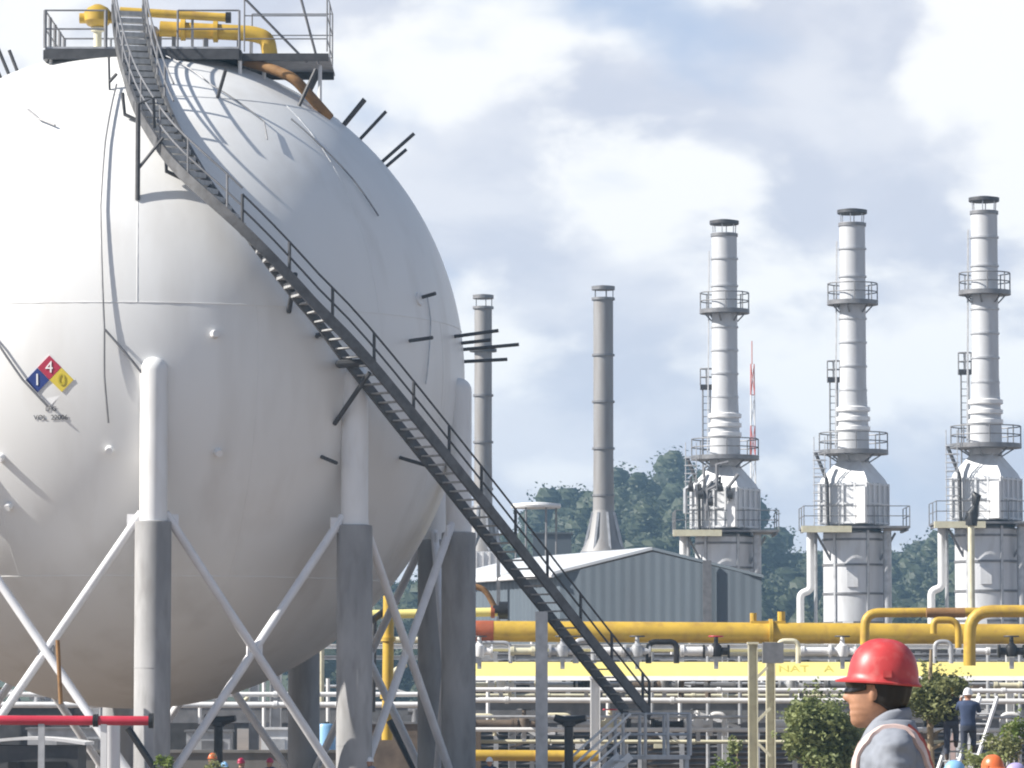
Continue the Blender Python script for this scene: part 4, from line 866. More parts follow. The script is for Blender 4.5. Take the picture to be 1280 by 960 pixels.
# machinery and bund wall beneath the sphere
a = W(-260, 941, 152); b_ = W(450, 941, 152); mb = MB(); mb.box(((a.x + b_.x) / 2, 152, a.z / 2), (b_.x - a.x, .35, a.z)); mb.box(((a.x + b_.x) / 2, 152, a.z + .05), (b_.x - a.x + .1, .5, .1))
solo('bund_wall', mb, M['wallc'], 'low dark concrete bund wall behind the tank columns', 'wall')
for i, (px, py, Y, wd, dp_, m, nm, lab) in enumerate(((90, 912, 160, 3.0, 2, 'galv', 'equipment_cabinet', 'pale grey cabinet behind the red pipe, left column of the tank'), (262, 915, 162, 1.6, 1.5, 'galv', 'equipment_cabinet', 'grey cabinet behind the dark monitor under the sphere'), (345, 912, 158, 1.0, 1, 'white', 'equipment_cabinet', 'white cabinet seen through the brace right of the front column'), (408, 905, 156, .7, .7, 'skyblue', 'water_drum', 'light blue plastic drum beside the second tank column'), (20, 885, 172, 4.5, 2, 'louver', 'pump_skid', 'dark pump skid at the left edge behind the tank'), (200, 888, 175, 6.0, 2, 'louver', 'pump_skid', 'dark pump skid behind the front column of the tank'), (520, 905, 170, 5.0, 2, 'brown', 'pump_skid', 'brown machinery skid between the right tank columns'))):
    q = W(px, py, Y); t = thing(nm, (q.x, q.y, 0), lab, {'equipment_cabinet': 'cabinet', 'water_drum': 'drum', 'pump_skid': 'machinery'}[nm]); mb = MB()
    if nm == 'water_drum': mb.lathe([(.30, 0), (.36, .03), (.36, q.z * .6), (.38, q.z * .62), (.36, q.z * .64), (.36, q.z - .1), (.3, q.z), (.05, q.z + .02)], t.location, 24); mb.build('drum_body', M[m], t); mb = MB(); mb.cyl((q.x, q.y, q.z), (q.x, q.y, q.z + .08), .1, None, 12); mb.build('lid', M['black'], t); continue
    mb.box((q.x, q.y, q.z / 2 + .06), (wd, dp_, q.z - .12)); mb.build('casing', M[m], t)
    mb = MB(); mb.box((q.x, q.y, .06), (wd + .2, dp_ + .2, .12)); mb.build('plinth', M['wallc'], t)
    mb = MB(); mb.box((q.x, q.y, q.z + .04), (wd + .15, dp_ + .15, .08)); mb.build('lid', M['steel_mid' if m != 'white' else 'white'], t)
    if nm == 'pump_skid':
        for j in range(5):
            x = q.x - wd * .4 + wd * .2 * j; hh = q.z + .08 + rr.uniform(.3, .7); mb = MB(); mb.cyl((x, q.y - dp_ * .3, q.z + .08), (x, q.y - dp_ * .3, hh), .16, None, 12); mb.cyl((x - .3, q.y - dp_ * .3, hh - .1), (x + .3, q.y - dp_ * .3, hh - .1), .13, None, 10); mb.build('valve', M[rr.choice(['galv', 'cream', 'steel_mid'])], t)
    else:
        mb = MB(); mb.box((q.x + wd * .1, q.y - dp_ / 2 - .02, q.z * .55), (wd * .5, .04, q.z * .6)); d_ = mb.build('door', M['steel_mid' if m != 'white' else 'galv'], t); mb = MB(); mb.box((q.x + wd * .28, q.y - dp_ / 2 - .06, q.z * .55), (.04, .05, .2)); mb.build('handle', M['black'], d_)
# red fire main at the left
pipe([W(-60, 900, 116), W(186, 901, 116)], .125, 'red', 'bright red fire main with a black end at the lower left', 'fire_main', flanges=((0, .73),), fm='black')
e = W(187, 901, 116); mb = MB(); mb.cyl(e - V((.02, 0, 0)), e + V((.1, 0, 0)), .2, None, 18); mb.build('blind_flange', M['black'], [o for o in bpy.data.objects if o.name.startswith('fire_main')][0])
fm_ = [o for o in bpy.data.objects if o.name.startswith('fire_main')][0]
for px in (52, 130, -20):
    q = W(px, 904, 116); mb = MB(); mb.box((q.x, q.y, q.z / 2), (.16, .16, q.z)); mb.box((q.x, q.y, .03), (.4, .4, .06)); mb.build('support', M['galv' if px != 130 else 'white'], fm_)
pipe([W(138, 905, 118), W(138, 990, 118)], .26, 'white', 'stout white upright pipe below the red fire main', 'stand_pipe')
pipe([W(160, 910, 114), W(196, 965, 114)], .09, 'black', 'black hose hanging from the end of the red fire main', 'fire_hose')
pipe([W(72, 800, 122.5), W(76, 880, 122.5)], .06, 'rust', 'thin rusty hanger rod below the brace crossing at the left', 'hanger_rod')
# dark cabin with pale rounded roof at the lower left
q = W(40, 932, 121); t = thing('parked_cabin', (q.x, q.y, 0), 'dark grey cabin with pale rounded roof edge at the lower left', 'cabin')
mb = MB(); mb.box((q.x, q.y + .8, q.z / 2 + .1), (2.6, 2.4, q.z - .2)); mb.build('body', M['louver'], t)
mb = MB(); pr = [(x, .16 * math.cos(x / 1.5 * 1.45)) for x in [-1.5 + 3 * i / 16 for i in range(17)]]
mb.add([(q.x + x, q.y + y, q.z + z + dz) for y in (-.55, 2.15) for dz in (0, .08) for x, z in pr], [])
for i in range(16):
    o = 0; mb.f += [(i, i + 1, 18 + i, 17 + i), (34 + i + 1, 34 + i, 51 + i, 51 + i + 1), (17 + i, 18 + i, 52 + i, 51 + i), (i + 1, i, 34 + i, 35 + i)]
mb.f += [(0, 17, 51, 34), (16, 50, 67, 33)]
mb.build('roof', M['white'], t)
mb = MB(); mb.box((q.x + .2, q.y - .43, q.z * .6), (1.6, .05, .7)); mb.build('window', M['lens'], t)
# black fire monitors
mon0 = None
for px, py, Y, lab in ((711, 902, 128, 'black fire monitor post with a T head beside the foot of the staircase'), (273, 902, 128, 'black fire monitor post with a T head under the sphere')):
    q = W(px, py, Y)
    if mon0 is None:
        mon0 = t = thing('fire_monitor', (q.x, q.y, 0), lab, 'fire monitor', 'black fire monitors around the tank'); c = t.location; zt = q.z
        mb = MB(); mb.lathe([(.3, 0), (.3, .06), (.13, .08), (.13, zt - .15), (.2, zt - .12), (.2, zt)], c, 16); mb.build('post', M['black'], t)
        mb = MB(); mb.tube([c + V((-.42, 0, zt + .12)), c + V((-.15, 0, zt + .03)), c + V((.15, 0, zt + .03)), c + V((.5, -.1, zt + .1))], [.1, .13, .13, .09], 12); mb.build('nozzle', M['black'], t)
    else:
        t = copy_tree(mon0); t.location = (q.x, q.y, 0); t['label'] = lab

# ------------------------------------------------------------------ people
from mathutils.bvhtree import BVHTree
PS = 1 / 379.0
HEADP = [(50, 14, 18, 12), (46, 24, 27, 20), (38, 32, 35, 25), (28, 37, 40, 28), (19, 39.5, 41.5, 29), (13, 39.5, 42, 29), (8, 37, 42, 29), (3, 37.5, 41.5, 28.5), (-4, 38, 40, 28), (-10, 38, 38, 27.5), (-15, 36.8, 35.5, 26.5), (-19, 37.6, 33, 25.5), (-23, 36.6, 30, 24.5), (-27, 37.2, 27, 23), (-32, 35.8, 24, 21), (-37, 36, 21, 18.5), (-42, 33.5, 16, 15), (-46, 27, 8, 10)]
NOSE = [(14, 0), (8, 1.5), (2, 4.5), (-3, 7.5), (-6, 9), (-8.5, 8.2), (-11, 3.5), (-14, .5)]
def lerp_tab(tab, z):
    if z >= tab[0][0]: return tab[0][1:]
    for a, b_ in zip(tab, tab[1:]):
        if a[0] >= z >= b_[0]:
            t = (a[0] - z) / (a[0] - b_[0]); t = t * t * (3 - 2 * t) if len(a) > 2 else t
            return tuple(p + (q - p) * t for p, q in zip(a[1:], b_[1:]))
    return tab[-1][1:]
def head_pt(a, z, off=0.0):      # a: angle from straight ahead; z in px above the ear
    f, b_, w_ = lerp_tab(HEADP, z); cx = (f - b_) / 2; rx = (f + b_) / 2
    ca, sa = math.cos(a), math.sin(a); e = .86 if ca > 0 else .95
    x = cx + (rx + off) * math.copysign(abs(ca) ** e, ca); y = (w_ + off) * math.copysign(abs(sa) ** .9, sa)
    if ca > 0:
        nz_ = lerp_tab(NOSE, z)[0] if -14 <= z <= 14 else 0; x += nz_ * math.exp(-(y / (3.2 + max(0, 3 - z) * .12)) ** 2)
        if -2 < z < 14: x -= 2.0 * math.exp(-((abs(y) - 12) / 6) ** 2) * math.exp(-((z - 7) / 5) ** 2)
        if -24 < z < -21.5: x -= .8
    return V((-x * PS, y * PS, z * PS))
HH = 1.59
def head_mb():
    mb = MB(); N = 56; zs_ = [50 - i * (96 / 52.0) for i in range(53)]; vs = []
    for z in zs_:
        for i in range(N): vs.append(head_pt(2 * PI * i / N, z) + V((0, 0, HH)))
    fs = []
    for q in range(len(zs_) - 1):
        for i in range(N): fs.append((q * N + (i + 1) % N, q * N + i, (q + 1) * N + i, (q + 1) * N + (i + 1) % N))
    fs += [tuple(range(N)), tuple(range((len(zs_)) * N - 1, (len(zs_) - 1) * N - 1, -1))]
    mb.add(vs, fs)
    for s_ in (-1, 1):   # ears
        o = V((-.010, s_ * .076, HH + .002)); N2 = 12; base = len(mb.v); rot = Matrix.Rotation(s_ * -R(18), 3, 'Z') @ Matrix.Rotation(R(8), 3, 'Y'); v2 = []; f2 = []
        for j in range(1, 8):
            ph = PI * j / 8
            for i in range(N2):
                a = 2 * PI * i / N2; v2.append(o + rot @ V((.019 * math.sin(ph) * math.cos(a), .008 * math.cos(ph), .034 * math.sin(ph) * math.sin(a))))
        for j in range(6):
            for i in range(N2): f2.append((j * N2 + i, j * N2 + (i + 1) % N2, (j + 1) * N2 + (i + 1) % N2, (j + 1) * N2 + i))
        f2 += [tuple(range(N2 - 1, -1, -1)), tuple(range(6 * N2, 7 * N2))]
        mb.add(v2, f2)
    return mb
TORSO = [(.86, .04, .105, .150), (.95, .042, .125, .170), (1.05, .045, .118, .155), (1.18, .045, .122, .160), (1.30, .045, .128, .185), (1.38, .048, .118, .195), (1.435, .05, .092, .165), (1.47, .05, .072, .115), (1.495, .045, .062, .075)]
def loft(mb, sec, n=36, grow=0.0, wr=None):
    vs = []; k = len(sec)
    for h_, xc, rx, ry in sec:
        for i in range(n):
            a = 2 * PI * i / n; ca, sa = math.cos(a), math.sin(a)
            vs.append(V((xc + (rx + grow) * math.copysign(abs(ca) ** .85, ca), (ry + grow) * math.copysign(abs(sa) ** .85, sa), h_)))
    fs = [(q * n + i, q * n + (i + 1) % n, (q + 1) * n + (i + 1) % n, (q + 1) * n + i) for q in range(k - 1) for i in range(n)]
    fs += [tuple(range(n - 1, -1, -1)), tuple(range((k - 1) * n, k * n))]
    return mb.add(vs, fs)
def dense(P, rr_, n=5):
    out = []; rs = []
    for i in range(len(P) - 1):
        for k in range(n): t = k / n; out.append(V(P[i]).lerp(V(P[i + 1]), t)); rs.append(rr_[i] + (rr_[i + 1] - rr_[i]) * t)
    out.append(V(P[-1])); rs.append(rr_[-1]); return out, rs
STAND = dict(arm={-1: [(.05, -.185, 1.395), (.075, -.235, 1.12), (-.02, -.235, .89)], 1: [(.05, .185, 1.395), (.075, .235, 1.12), (-.02, .235, .89)]}, leg={-1: [(.04, -.09, .90), (.02, -.10, .48), (.05, -.105, .08)], 1: [(.04, .09, .90), (.0, .10, .48), (.03, .105, .08)]})
CLIMB = dict(arm={-1: [(.04, -.185, 1.395), (-.16, -.24, 1.30), (-.33, -.19, 1.48)], 1: [(.04, .185, 1.395), (-.14, .24, 1.25), (-.33, .19, 1.33)]}, leg={-1: [(.04, -.09, .90), (-.02, -.10, .48), (-.05, -.105, .08)], 1: [(.04, .09, .90), (-.22, .10, .62), (-.10, .105, .38)]})
def hand(mb, w_, fwd, dn, s_):
    w_ = V(w_); fwd = V(fwd).normalized(); dn = V(dn).normalized(); sd = fwd.cross(dn).normalized()
    mb.tube([w_ - dn * .01, w_ + dn * .05, w_ + dn * .085], [.026, .034, .03], 10)
    for k, (o_, L) in enumerate(((-.028, .066), (-.010, .078), (.009, .074), (.027, .06))):
        p = w_ + dn * .08 + fwd * o_; mb.tube([p, p + dn * (L * .5) + sd * (s_ * .006), p + dn * (L * .95) + sd * (s_ * .024)], [.0095, .009, .007], 8)
    p = w_ + dn * .025 - fwd * .03; mb.tube([p, p - fwd * .024 + dn * .03 + sd * (s_ * .012), p - fwd * .028 + dn * .058 + sd * (s_ * .022)], [.012, .011, .008], 8)
def remesh(mb, vox, name, smooth=4):
    me = bpy.data.meshes.new(name); me.from_pydata(mb.v, [], mb.f); me.update()
    bm = bmesh.new(); bm.from_mesh(me); bmesh.ops.recalc_face_normals(bm, faces=bm.faces); bm.to_mesh(me); bm.free()
    o = bpy.data.objects.new(name, me); COL.objects.link(o); m = o.modifiers.new('r', 'REMESH'); m.mode = 'VOXEL'; m.voxel_size = vox
    s_ = o.modifiers.new('s', 'SMOOTH'); s_.factor = .5; s_.iterations = smooth
    dg = bpy.context.evaluated_depsgraph_get(); out = bpy.data.meshes.new_from_object(o.evaluated_get(dg)); out.name = name
    bpy.data.objects.remove(o); bpy.data.meshes.remove(me); out.shade_smooth(); return out
def put(name, me, m, parent):
    o = bpy.data.objects.new(name, me); COL.objects.link(o); o.parent = parent
    if len(me.materials) == 0: me.materials.append(m)
    o.material_slots[0].link = 'OBJECT'; o.material_slots[0].material = m; return o
def figure_meshes(pose, vox):
    b_ = head_mb(); b_.tube([(.045, 0, 1.44), (.030, 0, 1.52), (.012, 0, 1.60)], [.066, .056, .054], 24); loft(b_, [(h_, xc, rx - .006, ry - .006) for h_, xc, rx, ry in TORSO])
    sh = MB(); loft(sh, TORSO[:-1] + [(1.492, .046, .070, .088)], grow=.012)
    tr_ = MB(); loft(tr_, [(.80, .04, .10, .145), (.90, .042, .125, .175), (.99, .044, .125, .165), (1.01, .044, .122, .162)], grow=.004)
    bo = MB()
    for s_ in (-1, 1):
        A_ = pose['arm'][s_]; P, r_ = dense([(A_[0][0], A_[0][1] * .8, A_[0][2] + .005)] + A_, [.06, .058, .042, .028]); b_.tube(P, r_, 14)
        P, r_ = dense([(A_[0][0], A_[0][1] * .75, A_[0][2] + .005)] + A_[:2] + [V(A_[1]).lerp(V(A_[2]), .88)], [.075, .074, .058, .046]); sh.tube(P, r_, 18)
        d = V(A_[2]) - V(A_[1]); d.normalize(); fw = V((-1, 0, 0)) if abs(d.z) > .6 else V((0, 0, 1)); hand(b_, A_[2], fw, d, s_)
        L_ = pose['leg'][s_]; P, r_ = dense([(L_[0][0], L_[0][1], L_[0][2])] + L_[1:], [.085, .055, .038] if True else 0); b_.tube(P, r_, 14)
        P, r_ = dense(L_[:2] + [V(L_[1]).lerp(V(L_[2]), .85)], [.098, .076, .062]); tr_.tube(P, r_, 18)
        a = V(L_[2]); bo.tube([a + V((.01, 0, .10)), a + V((.0, 0, .02)), a + V((-.02, 0, -.04))], [.056, .055, .05], 14); bo.tube([a + V((.05, 0, -.045)), a + V((-.06, 0, -.043)), a + V((-.15, 0, -.05)), a + V((-.18, 0, -.055))], [.036, .040, .032, .02], 12)
    return remesh(b_, vox, 'body'), remesh(sh, vox * 1.5, 'shirt', 6), remesh(tr_, vox * 2, 'trousers', 5), remesh(bo, vox * 1.6, 'boots', 2)
def helmet_mesh():
    mb = MB(); N = 48; cx, cz = .018, HH + .036; rx, ry, hh = .124, .104, .135; tilt = Matrix.Rotation(-R(-4.5), 3, 'Y'); vs = []; ringn = []
    def add_ring(f_): vs.extend([f_(2 * PI * i / N) for i in range(N)]); ringn.append(1)
    def front(a): return max(0, -math.cos(a)) ** 3
    def P(x, y, z): return tilt @ V((x, y, z)) + V((cx, 0, cz))
    add_ring(lambda a: P((rx - .012) * math.cos(a), (ry - .012) * math.sin(a), .002))
    add_ring(lambda a: P((rx + .010 + .030 * front(a)) * math.cos(a), (ry + .008) * math.sin(a), -.006 - .004 * front(a)))
    add_ring(lambda a: P((rx + .012 + .030 * front(a)) * math.cos(a), (ry + .010) * math.sin(a), .000 - .004 * front(a)))
    add_ring(lambda a: P((rx + .002) * math.cos(a), (ry + .002) * math.sin(a), .010))
    for j in range(1, 15):
        ph = PI / 2 * j / 14.2; c_ = math.cos(ph) ** .80; s__ = math.sin(ph)
        add_ring(lambda a: P(rx * c_ * math.cos(a), ry * c_ * math.sin(a) * (1.0), .012 + hh * s__ + .006 * math.exp(-((ry * c_ * math.sin(a)) / .012) ** 2) * min(1, ph * 1.4)))
    k = len(ringn); fs = [(q * N + i, q * N + (i + 1) % N, (q + 1) * N + (i + 1) % N, (q + 1) * N + i) for q in range(k - 1) for i in range(N)]
    fs += [tuple(range((k - 1) * N, k * N)), tuple(range(N - 1, -1, -1))]
    mb.add(vs, fs)
    for s_ in (-1, 1):      # slot bosses above the ears
        mb.box(P(.012, s_ * (ry + .002), .030), (.030, .012, .024))
    me = bpy.data.meshes.new('helmet'); me.from_pydata(mb.v, [], mb.f); me.update(); me.shade_smooth(); me.set_sharp_from_angle(angle=R(50)); return me
HELM = helmet_mesh()
def person(loc, yaw, label, meshes, shirt, helm, body_m='skin'):
    t = thing('person', loc, label, 'person'); t.rotation_euler = (0, 0, yaw)
    b_, s_, tr_, bo = meshes
    put('body', b_, M[body_m], t); put('shirt', s_, M[shirt], t); put('trousers', tr_, M['trouser'], t); put('boots', bo, M['boot'], t); put('helmet', HELM, M[helm], t)
    return t
PY = 14.5
fg = figure_meshes(STAND, .0048)
pl_ = W(1097, 865, PY)
man = person((pl_.x, PY, pl_.z - HH), R(-4), 'man in red hard hat, dark glasses and grey shirt with strapped vest looking left', fg, 'shirt', 'helmet')
def patch(fn, na, nz_, thick):     # closed curved patch, outer skin fn(u,v,off)
    mb = MB(); vs = [fn(i / na, j / nz_, o) for o in (thick, -.6) for j in range(nz_ + 1) for i in range(na + 1)]; n_ = na + 1; m_ = (nz_ + 1) * n_; fs = []
    for j in range(nz_):
        for i in range(na): a = j * n_ + i; fs += [(a, a + 1, a + 1 + n_, a + n_), (m_ + a + 1, m_ + a, m_ + a + n_, m_ + a + 1 + n_)]
    for i in range(na): fs += [(i + 1, i, m_ + i, m_ + i + 1), (nz_ * n_ + i, nz_ * n_ + i + 1, m_ + nz_ * n_ + i + 1, m_ + nz_ * n_ + i)]
    for j in range(nz_): a = j * n_; fs += [(a, a + n_, m_ + a + n_, m_ + a), (a + na + n_, a + na, m_ + a + na, m_ + a + na + n_)]
    return mb.add(vs, fs)
HO = V((0, 0, HH))
def hairf(u, v, off):
    a = R(84) + (R(276) - R(84)) * u; back = 1 - abs(u - .5) * 2; z1 = 22; z0 = -12 - 17 * min(1, back * 1.9); z = z1 + (z0 - z1) * v
    return head_pt(a, z, off + (1.5 * math.sin(u * 37) if off > 0 else 0) * .5) + HO
mh = patch(hairf, 44, 16, 3.2); me = bpy.data.meshes.new('hair'); me.from_pydata(mh.v, [], mh.f); me.shade_smooth(); put('hair', me, M['hair'], man)
def lensf(u, v, off): a = R(-68) + R(136) * u; z = 15.5 - (15.5 - 0.0) * v * (1 - .25 * (abs(u - .5) * 2) ** 3); return head_pt(a, max(z, 0) if False else z, off) + HO
gm = patch(lensf, 30, 6, 2.8); me = bpy.data.meshes.new('glasses'); me.from_pydata(gm.v, [], gm.f); me.shade_smooth(); gl = put('glasses', me, M['lens'], man)
for s_ in (-1, 1):
    mb = MB(); mb.tube([head_pt(s_ * R(aa), 12, 2.6) + HO for aa in (64, 74, 86, 96)], .0035, 6); me = bpy.data.meshes.new('temple'); me.from_pydata(mb.v, [], mb.f); me.shade_smooth(); put('temple', me, M['lens'], gl)
from mathutils import noise as mnoise
for v in fg[1].vertices:
    c_ = v.co; d_ = mnoise.noise(V((c_.x * 12 + c_.z * 9, c_.y * 12, c_.z * 20 - c_.x * 6))) * .012 + mnoise.noise(V((c_.x * 34 + 5, c_.y * 34, c_.z * 40))) * .004
    v.co = c_ + v.normal * d_
fg[1].update()
man.scale = (.945,) * 3; man.location.z = pl_.z - HH * .945 - .003
bv = BVHTree.FromPolygons([v.co.copy() for v in fg[1].vertices], [tuple(p.vertices) for p in fg[1].polygons])
def ribbon(pts, wid, m, name, off=.004, thick=.004):
    P, _ = dense(pts, [0] * len(pts), 8); cs = []
    for p in P: q = bv.find_nearest(p); cs.append((q[0], q[1]))
    cs2 = [(sum(((cs[min(max(i + k, 0), len(cs) - 1)][0]) for k in (-2, -1, 0, 1, 2)), V((0, 0, 0))) / 5, sum(((cs[min(max(i + k, 0), len(cs) - 1)][1]) for k in (-2, -1, 0, 1, 2)), V((0, 0, 0))).normalized()) for i in range(len(cs))]
    mb = MB(); vs = []; fs = []
    for i, (c_, n_) in enumerate(cs2):
        d = (cs2[min(i + 1, len(cs2) - 1)][0] - cs2[max(i - 1, 0)][0]).normalized(); sd = n_.cross(d).normalized()
        for k in (-1, -.33, .33, 1):
            q = bv.find_nearest(c_ + sd * (k * wid / 2)); n2 = (q[1] * .5 + n_).normalized(); vs += [q[0] + n2 * (off + thick), q[0] + n2 * (off - .010)]
    for i in range(len(cs2) - 1):
        for k in range(3): a = i * 8 + k * 2; fs += [(a, a + 2, a + 10, a + 8), (a + 3, a + 1, a + 9, a + 11)]
        fs += [(i * 8 + 1, i * 8, i * 8 + 8, i * 8 + 9), (i * 8 + 6, i * 8 + 7, i * 8 + 15, i * 8 + 14)]
    mb.add(vs, fs); me = bpy.data.meshes.new(name); me.from_pydata(mb.v, [], mb.f); me.shade_smooth(); me.set_sharp_from_angle(angle=R(50)); return put(name, me, m, man)
for s_ in (-1, 1):
    base = [(-.10, s_ * .08, 1.18), (-.10, s_ * .10, 1.30), (-.05, s_ * .125, 1.40), (.02, s_ * .135, 1.46), (.08, s_ * .135, 1.455), (.14, s_ * .125, 1.40), (.18, s_ * .10, 1.30), (.18, s_ * .08, 1.18)]
    ribbon(base, .036, M['strap'], 'vest_strap', .008)
    ribbon([(x + .004, y - s_ * .034, z) for x, y, z in base[4:]], .032, M['vest'], 'vest_edge', .005)
    ribbon([(x + .004, y - s_ * .030, z) for x, y, z in base[:2]], .03, M['vest'], 'vest_edge', .005)
# collar: a folded ring around the neck
cn_ = 40; mb = MB(); vs = []
for j, (gr, dz) in enumerate(((.006, -.012), (.014, .004), (.010, .030), (.002, .040), (-.006, .030), (-.006, -.012))):
    for i in range(cn_):
        a = 2 * PI * i / cn_; fr = max(0, -math.cos(a)); vs.append(V((.040 + (.066 + gr) * math.cos(a) , (.074 + gr) * math.sin(a), 1.490 + dz * (1 - .35 * fr) - .028 * fr ** 1.5 + .012 * max(0, math.cos(a)))))
fs = [(q * cn_ + i, q * cn_ + (i + 1) % cn_, ((q + 1) % 6) * cn_ + (i + 1) % cn_, ((q + 1) % 6) * cn_ + i) for q in range(6) for i in range(cn_)]
me = bpy.data.meshes.new('collar'); me.from_pydata(vs, [], fs); me.shade_smooth(); put('collar', me, M['shirt'], man)

low = figure_meshes(STAND, .010); clm = figure_meshes(CLIMB, .010)
for i, (px, py, Y, yaw, sh, he, lab) in enumerate(((265, 941, 118, .6, 'shirt2', 'orange', 'worker in orange helmet below the sphere, left of the blue helmet'), (281, 952, 115, 2.2, 'shirt2', 'skyblue', 'worker in blue helmet below the sphere'), (302, 947, 121, 4.0, 'shirt3', 'crimson', 'worker in crimson helmet below the sphere beside the blue helmet'), (337, 950, 124, 1.0, 'shirt2', 'crimson', 'worker in crimson helmet right of the brace under the sphere'), (1191, 950, 45, .3, 'shirt2', 'skyblue', 'worker in light blue helmet at the foot of the ladders'), (1243, 943, 48, 2.6, 'shirt', 'orange', 'worker in orange helmet near the lower right corner'), (1272, 953, 46, 3.4, 'shirt3', 'violet', 'worker in violet helmet in the lower right corner'), (612, 950, 126, 1.7, 'shirt2', 'whthel', 'worker in white helmet between the shaded column and the stair column'), (462, 950, 126, .7, 'shirt', 'whthel', 'worker in white helmet beside the second tank column'))):
    q = W(px, py, Y); top = HH + .19; gz = bank_z(Y); o = person((q.x, Y, gz), yaw, lab, low, sh, he); sc_ = (q.z - gz) / top; o.scale = (min(1.06, max(.9, sc_)),) * 3
# two straight ladders with climbing workers
for i, (pb, pt, Y, lab, plab, sh, he) in enumerate((((1190, 940), (1214, 868), 104, 'leaning aluminium ladder nearest the young tree', 'worker in black coverall and yellow helmet high on a ladder', 'shirt3', 'yelhel'), ((1212, 945), (1236, 872), 100, 'leaning aluminium ladder right of the other ladder', 'worker in dark blue coverall and white helmet high on a ladder', 'shirt2', 'whthel'))):
    a = W(*pb, Y); b_ = W(*pt, Y + 1.0); d = (b_ - a); a0 = a + d * (-(a.z) / d.z); t = thing('ladder', a0, lab, 'ladder')
    sd = V((.19, -.05, 0))
    for s_ in (-1, 1): mb = MB(); mb.beam(a0 + sd * s_, b_ + sd * s_, .05, .10); mb.build('side_rail', M['white'], t)
    for k in range(int((b_ - a0).length / .3)): p = a0 + (b_ - a0).normalized() * (.2 + .3 * k); mb = MB(); mb.tube([p - sd, p + sd], .025, 6); mb.build('rung', M['galv'], t)
    p = a0 + (b_ - a0) * ((b_.z - 1.55) / (b_.z - a0.z)); o = person((p.x + .02, p.y - .30, p.z - .0), R(-100), plab, clm, sh, he)

# ------------------------------------------------------------------ plants
def plant(name, px, pyc, Y, rad, hgt, n_, ls, m, lab, cat, trunk_r=.05, seed=1, stem_top=None, lobes=7):
    rg_ = random.Random(seed); q = W(px, pyc, Y); gz = bank_z(Y); t = thing(name, (q.x, q.y, gz), lab, cat); mb = MB(); crown(mb, q, rad, hgt, n_, ls, rg_, lobes); 
    for _ in range(int(n_ / 170)):
        d = V((rg_.gauss(0, .6), rg_.gauss(0, .6), abs(rg_.gauss(.5, .7)))).normalized(); L = rg_.uniform(.9, 1.5); b_s = q + V((d.x * rad * .5, d.y * rad * .5, d.z * hgt * .4))
        for k in range(26): pp = b_s + V((d.x * rad, d.y * rad, d.z * hgt)) * (L * .62 * k / 26) + V((rg_.gauss(0, .05), rg_.gauss(0, .05), rg_.gauss(0, .05))); leaf_quad(mb, pp, ls * rg_.uniform(.5, 1.0), rg_)
    mb.build('crown' if 'tree' in name else 'foliage', M[m], t, None)
    top = q if stem_top is None else W(px + 2, stem_top, Y); mb = MB(); b0 = V((q.x - .05, q.y, gz)); mb.tube([b0, b0.lerp(top, .35) + V((.05, 0, 0)), b0.lerp(top, .7) - V((.02, 0, 0)), top], [trunk_r, trunk_r * .85, trunk_r * .7, trunk_r * .35], 9)
    rg2 = random.Random(seed + 9)
    for k in range(6):
        h0 = b0.lerp(q, .55 + .07 * k); e = h0 + V((rg2.uniform(-.8, .8) * rad, rg2.uniform(-.8, .8) * rad, hgt * rg2.uniform(.2, .7))); mb.tube([h0, h0.lerp(e, .5) + V((0, 0, .05)), e], [trunk_r * .5, trunk_r * .35, trunk_r * .12], 6)
    mb.build('trunk' if 'tree' in name else 'stem', M['bark'], t); return t
plant('leafy_bush', 1022, 925, 108, 1.05, 1.25, 9000, .075, 'leaf', 'tall dense green bush between the twin cream columns and the man', 'bush', .05, 3, lobes=11)
plant('leafy_bush', 1085, 945, 112, .9, 1.1, 4500, .075, 'leaf', 'dense green bush mostly hidden behind the man in the red hard hat', 'bush', .05, 4, lobes=9)
plant('young_tree', 1162, 872, 104, .95, .75, 3800, .07, 'leaf2', 'thin young tree with loose crown just right of the man', 'tree', .10, 5, 812)
plant('small_shrub', 206, 955, 112, .28, .35, 260, .05, 'leaf3', 'small bright green shrub at the foot of the front tank column', 'shrub', .02, 6)
plant('small_shrub', 905, 962, 112, .4, .5, 420, .05, 'leaf3', 'small bright green shrub left of the twin cream columns', 'shrub', .02, 7)
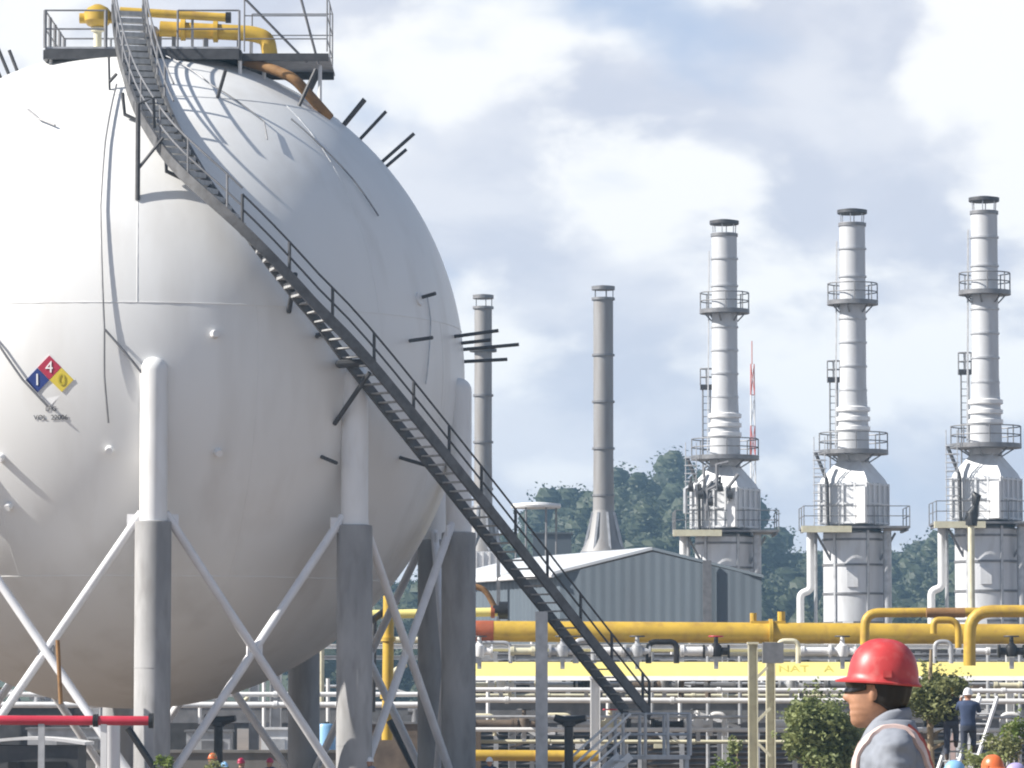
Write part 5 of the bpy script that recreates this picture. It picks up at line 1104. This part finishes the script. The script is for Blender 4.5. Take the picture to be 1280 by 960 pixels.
plant('small_shrub', 922, 932, 118, .3, .35, 260, .05, 'leaf', 'dull green shrub just left of the twin cream columns, behind the brighter one', 'shrub', .02, 8)
plant('small_shrub', 1258, 935, 84, .5, .4, 500, .05, 'leaf2', 'low green shrub behind the orange helmet at the lower right', 'shrub', .02, 9)
plant('small_shrub', 1222, 955, 80, .45, .35, 420, .05, 'leaf', 'low green shrub between the light blue and orange helmets', 'shrub', .02, 10)
plant('small_shrub', 1275, 915, 96, .45, .5, 420, .05, 'leaf3', 'green shrub at the right edge above the violet helmet', 'shrub', .02, 12)
plant('small_shrub', 268, 962, 108, .3, .3, 240, .05, 'leaf2', 'small green shrub below the orange helmet under the sphere', 'shrub', .02, 11)
# red and white hoarding boards beside the ladders
q0, q1 = W(1180, 905, 109), W(1216, 905, 109); t = thing('barrier_board', ((q0.x + q1.x) / 2, 109, 0), 'white and pale red hoarding board behind the ladders', 'board')
for k in range(5):
    x0_ = q0.x + (q1.x - q0.x) * k / 5; x1_ = q0.x + (q1.x - q0.x) * (k + 1) / 5; mb = MB(); mb.box(((x0_ + x1_) / 2, 109, q0.z / 2), (x1_ - x0_ - .02, .05, q0.z)); mb.build('plank', M['strap' if k % 2 else 'white'], t)
mb = MB(); mb.beam((q0.x, 109.08, 1.2), (q1.x, 109.08, 1.2), .08, .08); mb.build('batten', M['wood'], t)

# ------------------------------------------------------------------ air
HAZE = 0.0003
if HAZE:
    mb = MB(); mb.box((0, 640, 49), (1500, 1440, 102)); hz_ = mb.build('haze', bpy.data.materials.new('haze_air'), None, None); tag(hz_, 'thin bluish haze over the whole plant', None, None, 'stuff')
    m = hz_.data.materials[0]; m.use_nodes = True; n_ = m.node_tree; n_.nodes.clear(); o = n_.nodes.new('ShaderNodeOutputMaterial'); v_ = n_.nodes.new('ShaderNodeVolumePrincipled'); v_.inputs['Density'].default_value = HAZE; v_.inputs['Color'].default_value = (.45, .72, 1.0, 1); n_.links.new(v_.outputs[0], o.inputs['Volume'])
